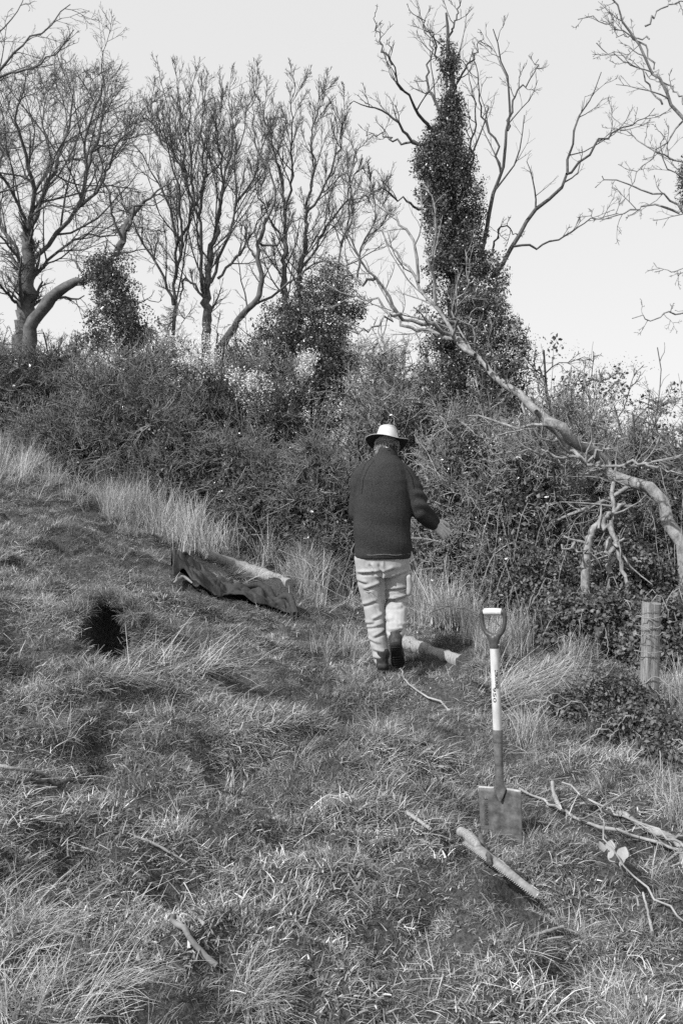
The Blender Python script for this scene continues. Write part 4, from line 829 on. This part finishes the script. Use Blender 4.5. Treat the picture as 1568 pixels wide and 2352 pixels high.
# boots
def boot(ankle, toe, upv, label):
    x = nrm(np.array(toe, float)); u = np.array(upv, float); u = nrm(u - (u @ x) * x); yv = np.cross(u, x); A = np.array(ankle, float)
    def w_(p): p = np.asarray(p, float); return A + p[..., :1] * x + p[..., 1:2] * yv + p[..., 2:3] * u
    mb = MB()
    capsule(mb, w_(np.array([(-.02, 0, .03), (-.02, 0, -.02), (-.02, 0, -.06)])), [.052, .049, .046])
    for s in (-1, 1): capsule(mb, w_(np.array([(-.04, s * .010, -.065), (.05, s * .014, -.065), (.12, s * .020, -.07), (.19, s * .014, -.075)])), [.034, .035, .033, .027])
    capsule(mb, w_(np.array([(0, 0, -.02), (.06, 0, -.045), (.13, 0, -.06)])), [.045, .038, .032])
    o = obj('boot', remesh(mb, 'boot', .007, 2, lambda v: .004 * (vnoise3(v * 30, 47) - .5)), 'leather', person)
    out = np.array([(-.085, 0), (-.078, .028), (-.04, .040), (.02, .036), (.08, .042), (.14, .050), (.19, .044), (.22, .022), (.228, 0), (.22, -.022), (.19, -.044), (.14, -.050), (.08, -.042), (.02, -.036), (-.04, -.040), (-.078, -.028)])
    n = len(out); ms = MB(); top = np.column_stack([out, np.full(n, -.088)]); bot = np.column_stack([out, np.full(n, -.112)])
    Vv = np.vstack([w_(top), w_(bot), w_(np.array([[.07, 0, -.088]])), w_(np.array([[.07, 0, -.112]]))])
    Q = [[i, (i + 1) % n, n + (i + 1) % n, n + i] for i in range(n)]; T = [[2 * n, (i + 1) % n, i] for i in range(n)] + [[2 * n + 1, n + i, n + (i + 1) % n] for i in range(n)]
    ms.add(Vv, Q, T)
    for xx in (-.055, -.03, .07, .10, .13, .16, .19):
        m2 = Matrix((tuple(x), tuple(yv), tuple(u))).transposed(); box(ms, w_(np.array([xx, 0, -.116]))[None][0], (.016, .062, .010), m2)
    obj('sole', ms.mesh('sole', False), 'sole', o); return o
boot((.003, -.01, .112), (.05, 1, 0), (0, 0, 1), None)
boot((.088, -.185, .275), (.12, .72, -.66), (0, .66, .72), None)

# ------------------------------------------------------------------ the spade
T_ = at(1131, 1398, 4.10); B_ = at(1152, 1940, 4.05)
ax = nrm(T_ - B_); LEN = float(np.linalg.norm(T_ - B_))
spade = empty('spade', tuple(B_)); tag(spade, 'upright digging spade with white shaft and dark handle, stuck in the turf', 'spade')
yaw = R(-30); fx = np.array([math.cos(yaw), math.sin(yaw), 0]); fx = nrm(fx - (fx @ ax) * ax); fy = np.cross(ax, fx)
spade.matrix_world = Matrix(((fx[0], fy[0], ax[0], B_[0]), (fx[1], fy[1], ax[1], B_[1]), (fx[2], fy[2], ax[2], B_[2]), (0, 0, 0, 1)))
k = LEN / .94
zb, zs, zh = .218 * k, .457 * k, .771 * k
# blade: dished plate with a central crease and a folded tread
nu, nv = 25, 22; uu = np.linspace(-1, 1, nu); vv = np.linspace(0, 1, nv); Vf = []
def blade_y(u, v): return .012 * (1 - u * u) * (.4 + .6 * v) + .010 * np.exp(-(u / .13) ** 2) * (.3 + .9 * v) - .006
for v_ in vv:
    wdt = .088 + .004 * v_
    for u_ in uu: Vf.append((u_ * wdt, blade_y(u_, v_) + .0018 * vnoise(u_ * 4 + 3, v_ * 5, 3), -.08 + (zb + .08) * v_ - (.03 * u_ * u_ * (1 - v_))))
Vf = np.array(Vf); i_, j_ = np.meshgrid(np.arange(nv - 1), np.arange(nu - 1), indexing='ij'); a = i_ * nu + j_
mb = MB(); mb.add(Vf, np.stack([a, a + 1, a + nu + 1, a + nu], -1).reshape(-1, 4)); bl = obj('blade', mb.mesh('blade'), 'steel', spade)
sm = bl.modifiers.new('thick', 'SOLIDIFY'); sm.thickness = .004
for s in (-1, 1):
    mb = MB(); q = np.linspace(.22, 1, 10) * s; top = np.stack([q * .092, blade_y(q, 1.) + .006, np.full(10, zb + .001)], 1); tubes(mb, top, np.full(10, .0062), 8, cap=True, rough=.12)
    obj('tread', mb.mesh('tread'), 'steel_edge', bl)
# socket with the spread straps
mb = MB(); sd_ = 18; an = np.arange(sd_) * 2 * math.pi / sd_; rows = []
for (z, rx, ry, cy) in ((zb - .045, .006, .0035, .000), (zb - .012, .022, .005, .000), (zb + .004, .028, .007, -.001), (zb + .02, .021, .012, -.002), (zb + .05, .0175, .016, 0), (zb + .10, .018, .018, 0), (zs - .055, .0192, .0192, 0), (zs - .003, .0198, .0198, 0), (zs, .0200, .0200, 0)):
    rows.append(np.stack([rx * np.cos(an), cy + ry * np.sin(an), np.full(sd_, z)], 1))
rows = np.array(rows); m = len(rows); i_ = np.arange(m - 1)[:, None] * sd_; j_ = np.arange(sd_)[None]; j2 = (j_ + 1) % sd_
mb.add(rows.reshape(-1, 3), np.stack([i_ + j_, i_ + j2, i_ + sd_ + j2, i_ + sd_ + j_], -1).reshape(-1, 4)); so_ = obj('socket', mb.mesh('socket'), 'socket', spade)
mb = MB(); tubes(mb, np.array([(0, 0, zs - .052), (0, 0, zs - .0475), (0, 0, zs - .004), (0, 0, zs + .001)]), np.array([.0197, .0213, .0213, .0205]), 20, cap=True); obj('ferrule', mb.mesh('ferrule'), 'socket', so_)
mb = MB(); zz = np.linspace(zs - .06, zh + .02, 14); tubes(mb, np.stack([np.zeros(14), np.zeros(14), zz], 1), np.full(14, .0186), 20); obj('shaft', mb.mesh('shaft'), 'shaft', spade); shaft = spade.children[-1]
# D handle
D = MB(); zt = .925 * k
capsule(D, [(0, 0, zh + .018), (0, 0, zh + .05 * k)], [.0205, .0195])
for s in (-1, 1):
    capsule(D, [(s * .004, 0, zh + .02 * k), (s * .010, 0, zh + .045 * k), (s * .022, 0, zh + .062 * k)], [.017, .014, .011])
    capsule(D, [(0, 0, zh + .058 * k), (s * .020, 0, zh + .064 * k), (s * .038, 0, zh + .080 * k), (s * .0475, 0, zh + .104 * k), (s * .0505, 0, zh + .128 * k), (s * .0495, 0, zt - .004), (s * .042, 0, zt + .003)], [.0115, .0115, .010, .0095, .0095, .010, .012], n=30)
obj('handle', remesh(D, 'handle', .0035, 2), 'plastic', spade); hd = spade.children[-1]
mb = MB(); tubes(mb, np.array([(-.039, 0, zt + .002), (-.037, 0, zt + .002), (0, 0, zt + .0035), (.037, 0, zt + .002), (.039, 0, zt + .002)]), np.array([.0125, .0142, .0148, .0142, .0125]), 18, cap=True); obj('grip', mb.mesh('grip'), 'grip', hd)
mb = MB(); ellipsoid(mb, (.0215, -.002, zh + .026), (.004, .004, .004), 10, 6); obj('rivet', mb.mesh('rivet'), 'steel_edge', hd)
def text_mesh(body_, size, rows_fn, name, bold=0.):
    cu = bpy.data.curves.new(name, 'FONT'); cu.body = body_; cu.size = size; cu.align_x = 'LEFT'; cu.resolution_u = 3; cu.offset = bold
    o = bpy.data.objects.new('tmp', cu); COL.objects.link(o); dg = bpy.context.evaluated_depsgraph_get()
    me = bpy.data.meshes.new_from_object(o.evaluated_get(dg)); bpy.data.objects.remove(o)
    n = len(me.vertices); v = np.empty(n * 3, np.float32); me.vertices.foreach_get('co', v); v = v.reshape(-1, 3)
    w_ = v[:, 0].max() - v[:, 0].min(); v = rows_fn(v, w_); me.vertices.foreach_set('co', np.ascontiguousarray(v, np.float32).ravel()); me.update(); me.name = name; return me
def on_shaft(z0, length, a0):
    def f(v, w_):
        t = (v[:, 0] - v[:, 0].min()) / w_ * length; ang = -math.pi / 2 + a0 + v[:, 1] / .0186; r = .01915
        return np.stack([r * np.cos(ang), r * np.sin(ang), z0 - t], 1)
    return f
obj('lettering', text_mesh('LYSCOMBE', .0165, on_shaft(.697 * k, .074 * k, .30), 'lettering', .0006), 'ink', shaft)
obj('lettering', text_mesh('950', .019, on_shaft(.628 * k, .060 * k, -.35), 'lettering', .0001), 'ink', shaft)
def on_blade(v, w_):
    t = (v[:, 0] - v[:, 0].min()) / w_ * .115; x = -.064 - (v[:, 1] - .006); u = x / .09; zz = .078 + t
    return np.stack([x, blade_y(u, .7) - .0035 - .0012, zz], 1)
obj('lettering', text_mesh('BORVHELT', .019, on_blade, 'lettering', .0003), 'plastic', bl)

# ------------------------------------------------------------------ fence post
pb = at(1488, 1600, 6.3); pz = hz(pb[0], pb[1]); ptop = at(1491, 1386, 6.3)[2]
post = empty('fence_post', (pb[0], pb[1], pz)); tag(post, 'weathered split timber fence post wound with wire, standing in the brambles', 'fence post')
mb = MB(); prof = np.array([(-.062, -.01), (-.040, -.050), (-.012, -.056), (-.004, -.050), (.004, -.056), (.050, -.042), (.064, .0), (.045, .048), (0, .058), (-.045, .045)])
H_ = ptop - pz; rows = []
for q, z in enumerate(np.linspace(-.3, H_, 16)):
    s = 1.0 - .04 * z + .012 * rng.normal(); rows.append(np.column_stack([prof * s + np.array([.010 * (z / H_), 0]) + rng.normal(0, .0012, prof.shape), np.full(len(prof), z)]))
rows = np.array(rows); rows[-1, :, 2] += .010 * (rows[-1, :, 0] < 0) + rng.normal(0, .002, len(prof)); m, sd_ = rows.shape[:2]
i_ = np.arange(m - 1)[:, None] * sd_; j_ = np.arange(sd_)[None]; j2 = (j_ + 1) % sd_
mb.add(rows.reshape(-1, 3), np.stack([i_ + j_, i_ + j2, i_ + sd_ + j2, i_ + sd_ + j_], -1).reshape(-1, 4)); mb.add(np.vstack([rows[-1], rows[-1].mean(0)]), None, [[sd_, q, (q + 1) % sd_] for q in range(sd_)])
obj('timber', mb.mesh('timber', False), 'post', post)
for z, tl in ((H_ - .045, .012), (H_ - .095, -.02), (H_ - .155, .01), (H_ - .26, -.008), (H_ - .33, .006)):
    a = np.linspace(0, 2 * math.pi, 26); mb = MB(); tubes(mb, np.stack([.004 + .067 * np.cos(a), .061 * np.sin(a), z + tl * np.cos(a)], 1), np.full(26, .0017), 5); obj('wire', mb.mesh('wire'), 'wire', post)
mb = MB(); hk = nrm(rng.normal(size=(4, 1, 3)))
for z, sx in ((H_ - .075, -1), (H_ - .14, -1), (H_ - .19, -1), (H_ - .30, -1)):
    P = resample([(-.11, -.06, z + .01), (-.05, -.07, z), (.0, -.066, z - .008), (.06, -.058, z + .004)], 10) + rng.normal(0, .004, (10, 3)); tubes(mb, P, np.linspace(.003, .0018, 10), 4)
    tubes(mb, resample([P[4], P[4] + [.02, -.01, -.012], P[4] + [.045, -.012, -.03]], 5), np.linspace(.0026, .0015, 5), 4)
obj('cane', mb.mesh('cane'), 'twig_pale', post)

# ------------------------------------------------------------------ fallen posts, sticks and branches
def stick(name, label, pts, r0, r1, m='twig_pale', cat='stick', lift=.02, n=18, sides=7, twigs=0, group=None, hts=None, tilt=None):
    G = []
    for i, p in enumerate(pts):
        g = ground(p[0], p[1]) if len(p) < 3 else at(p[0], p[1], p[2])
        if len(p) < 3: g[2] = hz(g[0], g[1]) + lift + r0 * .6 + (hts[i] if hts else 0)
        G.append(g)
    if 'post' not in name and 'log' not in name: r0, r1 = r0 * .78, r1 * .78
    P = resample(G, n); o0 = P.mean(0); o0[2] = P[:, 2].min(); P = P - o0; L = np.linalg.norm(P[-1] - P[0]); P[1:-1] += rng.normal(0, (.007 if r0 < .03 else .003) * min(1, L), (n - 2, 3))
    mb = MB(); r = np.linspace(r0, r1, n) * (1 + .12 * rng.uniform(-1, 1, n)); tubes(mb, P, r, sides, cap=True, rough=.14)
    if twigs:
        P1, r1_ = grow(P[None], r[None], twigs, .2, .95, .9, .3, .22, 6, .2, 0, .6, .4, .002); tubes(mb, P1, r1_, 4)
        P2, r2_ = grow(P1, r1_, 3, .3, 1, .8, .3, .5, 4, .2, 0, .7, .5, .0016); tubes(mb, P2, r2_, 3)
    o = obj(name, mb.mesh(name), m, None, tuple(o0)); tag(o, label, cat, group); return o
stick('fallen_post', 'pale weathered round post lying behind the dropped dark coat', [(466, 1284), (520, 1300), (580, 1320), (665, 1350)], .06, .055, 'wood_pale', 'post', lift=.0, sides=14, n=24)
stick('fallen_post', 'pale weathered post lying beside the raised boot', [(915, 1476), (985, 1502), (1058, 1525)], .058, .05, 'wood_pale', 'post', lift=-.02, sides=14, n=20)
stick('fallen_branch', 'long thin branch with side twigs running past the spade blade', [(1190, 1825), (1260, 1862), (1330, 1895), (1410, 1925), (1490, 1946), (1600, 1985)], .008, .009, 'twig_pale', 'branch', twigs=7, lift=.02)
stick('fallen_branch', 'thin bare branch behind and above the long one', [(1290, 1825), (1380, 1880), (1450, 1915), (1530, 1960), (1600, 2010)], .006, .008, 'twig_pale', 'branch', twigs=6, lift=.05)
stick('fallen_branch', 'thick knobbly lichen-covered branch among the thin dry branches', [(1418, 1880), (1450, 1895), (1490, 1922), (1540, 1940), (1562, 1965), (1575, 2010)], .017, .022, 'bark_pale', 'branch', twigs=4, lift=.01)
stick('stick', 'short bent stub of pale wood by the spade branch', [(1267, 1838), (1272, 1855), (1285, 1870)], .011, .013, 'twig_pale', hts=[.05, .02, 0])
stick('stick', 'curved stick lying in the grass near the walking boots', [(921, 1540), (932, 1575), (965, 1602), (1010, 1630), (1085, 1668)], .009, .007)
stick('stick', 'grey tapering stick half sunk in grass with a straw tuft at its thick end', [(358, 2103), (420, 2165), (498, 2238)], .007, .0115, 'twig', lift=.02)
stick('stick', 'short thin stick with a broken end in open grass, up from the grey tapering stick', [(283, 2012), (305, 2027), (335, 2053)], .006, .009)
stick('stick', 'slim straight stick lying in the open grass', [(308, 1938), (360, 1970), (428, 2007)], .006, .005)
stick('stick', 'pale rod lying just above the dark rod', [(-30, 1788), (40, 1797), (106, 1810)], .009, .008, 'wood_pale', lift=.04)
stick('stick', 'dark rod lying in the grass below the pale rod', [(-30, 1812), (60, 1818), (130, 1822), (205, 1826)], .008, .009, 'wood_dark', lift=.03)
stick('stick', 'small pale stick on the bare grass below the saw', [(1205, 2172), (1250, 2166), (1292, 2154)], .006, .007)
stick('stick', 'thin upright twig leaning in the grass beside the bramble runner', [(1475, 2085), (1485, 2125), (1497, 2170)], .005, .006, hts=[.03, .02, 0])
stick('stick', 'pale stick with dark tip lying up the slope from the saw', [(935, 1890), (960, 1906), (990, 1928)], .011, .009, 'wood_pale', lift=.03)
stick('bramble_cane', 'dark thorny cane arching over the dry grass toward the spade grip', [(985, 1410, 7.0), (1020, 1393, 6.9), (1070, 1400, 6.7), (1120, 1422, 6.5), (1165, 1450, 6.3), (1200, 1500, 6.2)], .005, .003, 'wood_dark', 'bramble', twigs=7)
stick('bramble_cane', 'dark bramble cane crossing above the lichen-covered branch', [(1350, 1690, 5.3), (1420, 1760, 5.0), (1500, 1850, 4.7), (1600, 1930, 4.4)], .005, .004, 'wood_dark', 'bramble', twigs=3)
stick('bramble_cane', 'pale bramble cane springing up from the long thin branch', [(1330, 1895), (1350, 1872, 4.1), (1420, 1830, 4.2), (1500, 1790, 4.4), (1600, 1770, 4.6)], .005, .004, 'twig', 'bramble', twigs=2)
for i, (lb, pts) in enumerate([('thin grey straw stalk arching beside the dropped coat', [(640, 1262, 9.4), (720, 1300, 9.), (800, 1350, 8.6), (840, 1400, 8.2)]), ('thin pale straw stalk crossing the walker side of the fallen post', [(610, 1320, 9.2), (700, 1330, 8.8), (790, 1370, 8.3), (835, 1390, 8.1)]),
                              ('upright single pale stalk standing below the burrow', [(454, 1535, 5.6), (454, 1580, 5.6), (455, 1625, 5.6)])]): stick('straw_stalk', lb, pts, .0028, .002, 'wood_pale', 'straw', n=12, sides=4)
# bramble runner with pale leaves
run = stick('bramble_runner', 'bramble runner ending in large pale leaves on the open grass', [(1600, 2165), (1530, 2110), (1450, 2050), (1400, 1990), (1383, 1960), (1380, 1925)], .005, .003, 'twig_pale', 'bramble', lift=.03, hts=[0, 0, .02, .04, .06, .09])
ro = np.array(run.location)
def leaf_mesh(L):
    n = 7; t = np.linspace(0, 1, n); wd = L * .42 * np.sin(math.pi * t ** .8) ** .8; wd[0] = wd[-1] = .001; V = []
    for i in range(n): V += [(-wd[i], L * t[i], .10 * wd[i] + .02 * L * math.sin(3 * t[i])), (0, L * t[i], -.06 * L * math.sin(math.pi * t[i])), (wd[i], L * t[i], .10 * wd[i])]
    Q = [];
    for i in range(n - 1):
        for q in (0, 1): Q.append([i * 3 + q, i * 3 + q + 1, i * 3 + q + 4, i * 3 + q + 3])
    return build('leaf', np.array(V), np.array(Q))
lm = leaf_mesh(.042); lm.materials.append(MAT['leaf_pale'])
for (px, py, a, s) in ((1386, 1957, .5, 1), (1400, 1955, -.3, 1.1), (1397, 1972, -1.2, .9), (1410, 1980, .2, .95), (1424, 1974, -.5, 1.25), (1422, 1990, -1.4, 1.0), (1412, 1992, 2.4, .8), (1368, 1975, 1.9, 1.), (1374, 1990, 2.6, .9)):
    g = ground(px, py); g = g + (np.array([0, 0, CAM_Z]) - g) * .018
    o = obj('leaf', lm, None, run); o.location = tuple(g - ro); o.rotation_euler = (R(48), rng.normal(0, .25), a); o.scale = (s, s, s)

# ------------------------------------------------------------------ saw and cuttings
def frame_from(p0, p1):
    d = nrm(p1 - p0); up = np.array([0, 0, 1.]); sdv = nrm(np.cross(up, d)); n_ = np.cross(d, sdv); return Matrix(((d[0], sdv[0], n_[0], p0[0]), (d[1], sdv[1], n_[1], p0[1]), (d[2], sdv[2], n_[2], p0[2]), (0, 0, 0, 1))), float(np.linalg.norm(p1 - p0))
p0 = ground(1058, 1952); p1 = ground(1240, 2104); p0[2] = hz(p0[0], p0[1]) + .07; p1[2] = hz(p1[0], p1[1]) + .07
Mx, LS = frame_from(p0, p1)
saw = empty('pruning_saw'); saw.matrix_world = Mx; tag(saw, 'pruning saw with fat pale handle and toothed blade lying in the grass by the spade', 'saw')
mb = MB(); capsule(mb, [(0, 0, 0), (.05, .004, .004), (.12, 0, .002), (.19, -.004, 0)], [.020, .018, .021, .016], 14); obj('handle', remesh(mb, 'handle', .004, 2), 'wood_pale', saw)
n = 40; t = np.linspace(0, 1, n); xb = .10 + (LS - .10) * t; wd = .036 * (1 - .62 * t); bow = -.02 * np.sin(math.pi * t) * 0
Vb = np.concatenate([np.stack([xb, -.006 + wd * .35, np.full(n, .004)], 1), np.stack([xb, -.006 - wd * .65, np.full(n, -.012)], 1)]); Qb = [[i, i + 1, n + i + 1, n + i] for i in range(n - 1)]
mb = MB(); mb.add(Vb, Qb); bd = obj('blade', mb.mesh('blade', False), 'saw_steel', saw); sm = bd.modifiers.new('t', 'SOLIDIFY'); sm.thickness = .0022
mb = MB()
for i in range(46):
    tq = (i + .5) / 46; xx = .10 + (LS - .10) * tq; w_ = .036 * (1 - .62 * tq); yy = -.006 - w_ * .65; mb.add([(xx - .0042, yy + .001, -.0115), (xx + .0042, yy + .001, -.0115), (xx + .001, yy - .0075, -.0145), (xx, yy, -.0085)], None, [[0, 1, 2], [0, 3, 1], [1, 3, 2], [0, 2, 3]])
obj('teeth', mb.mesh('teeth', False), 'steel_edge', bd)
stick('stick', 'short dark bent stick lying across the saw blade', [(1103, 1958), (1112, 1985), (1122, 2008), (1124, 2024)], .0115, .010, 'wood_dark', lift=.055, sides=9)
stick('stick', 'pale peeled stick alongside the saw blade', [(1122, 1996), (1148, 2015), (1168, 2032)], .008, .008, 'wood_pale', lift=.05)
stick('cut_log', 'short cut length of dark branch with a pale sawn end, beside the saw', [(1152, 2034), (1172, 2040), (1192, 2044)], .018, .016, 'wood_dark', 'log', lift=.035, sides=12)
mb = MB(); lg = bpy.data.objects.get('cut_log')
c0 = ground(1152, 2034); c0[2] = hz(c0[0], c0[1]) + .035 + .018 * .6; c1 = ground(1172, 2040); c1[2] = hz(c1[0], c1[1]) + .035 + .018 * .6; dd = nrm(c0 - c1)
tubes(mb, np.array([c0 - dd * .002, c0 + dd * .0025]) - np.array(lg.location), np.array([.0185, .0178]), 14, cap=True); obj('sawn_end', mb.mesh('sawn_end'), 'wood_pale', lg)

# ------------------------------------------------------------------ the dropped coat
nu, nv = 140, 44
tp = resample(np.array([ground(*p) for p in COAT_TOP]), nu); bt = resample(np.array([ground(*p) for p in COAT_BOT]), nu)
V = []
for i in range(nu):
    s = i / (nu - 1); hgt = np.interp(s, [0, .15, .35, .5, .62, .75, .9, 1], [.17, .14, .07, .05, .085, .05, .065, .02])
    for j in range(nv):
        q = j / (nv - 1); p = bt[i] * (1 - q) + tp[i] * q; x_, y_ = p[0], p[1]
        fold = .030 * (vnoise(s * 9 + 2, q * 2.2, 101) - .5) + .045 * (vnoise(s * 18 + q * 5, q * 3.2, 102) - .5) + .012 * (vnoise(s * 34 + 6 * q, q * 7, 103) - .5) - .022 * math.exp(-((vnoise(s * 13 + 2 * q, q * 4.5, 104) - .5) / .05) ** 2) - .008 * math.exp(-((vnoise(s * 26 - 3 * q, q * 9, 105) - .5) / .05) ** 2)
        ridge = .03 * math.exp(-((q - .62 - .1 * math.sin(s * 9)) / .10) ** 2)
        z_ = hz(x_, y_) + .02 + hgt * math.sin(math.pi * min(1, .12 + q * .95)) ** .7 + fold * (.5 + math.sin(math.pi * q)) + ridge
        V.append((x_, y_, z_))
V = np.array(V); o0 = V.mean(0); o0[2] = V[:, 2].min(); a, b = np.meshgrid(np.arange(nu - 1), np.arange(nv - 1), indexing='ij'); q0 = a * nv + b
mb = MB(); mb.add(V - o0, np.stack([q0, q0 + nv, q0 + nv + 1, q0 + 1], -1).reshape(-1, 4))
coat = empty('dropped_coat', tuple(o0)); tag(coat, 'dark crumpled coat dropped on the grass in front of the fallen post', 'coat')
cb = obj('coat_body', mb.mesh('coat'), 'coat', coat); sm = cb.modifiers.new('t', 'SOLIDIFY'); sm.thickness = .01; ss = cb.modifiers.new('s', 'SUBSURF'); ss.levels = 1; ss.render_levels = 1
mb = MB(); P = resample(bt[:24] + np.array([0, -.02, .035]), 14) - o0; P[:, 2] += .01; tubes(mb, P, np.r_[np.linspace(.008, .016, 7), np.linspace(.016, .006, 7)], 8); obj('pale_edge', mb.mesh('edge'), 'coat_light', coat)
P = resample(np.array([V.reshape(nu, nv, 3)[i, 31] for i in range(16, 92, 10)]) + np.array([0, -.01, .012]), 24) - o0
mb = MB(); tubes(mb, P, np.r_[np.linspace(.012, .03, 8), np.full(8, .03), np.linspace(.03, .02, 8)] * .8, 10, cap=True, rough=.12); obj('sleeve', mb.mesh('sleeve'), 'coat', coat)
P = resample(np.array([V.reshape(nu, nv, 3)[i, 22] for i in range(80, 140, 8)]) + np.array([0, -.01, .02]), 24) - o0
mb = MB(); tubes(mb, P, np.r_[np.linspace(.03, .045, 8), np.full(8, .042), np.linspace(.04, .03, 8)] * .8, 10, cap=True, rough=.14); obj('sleeve', mb.mesh('sleeve'), 'coat', coat)
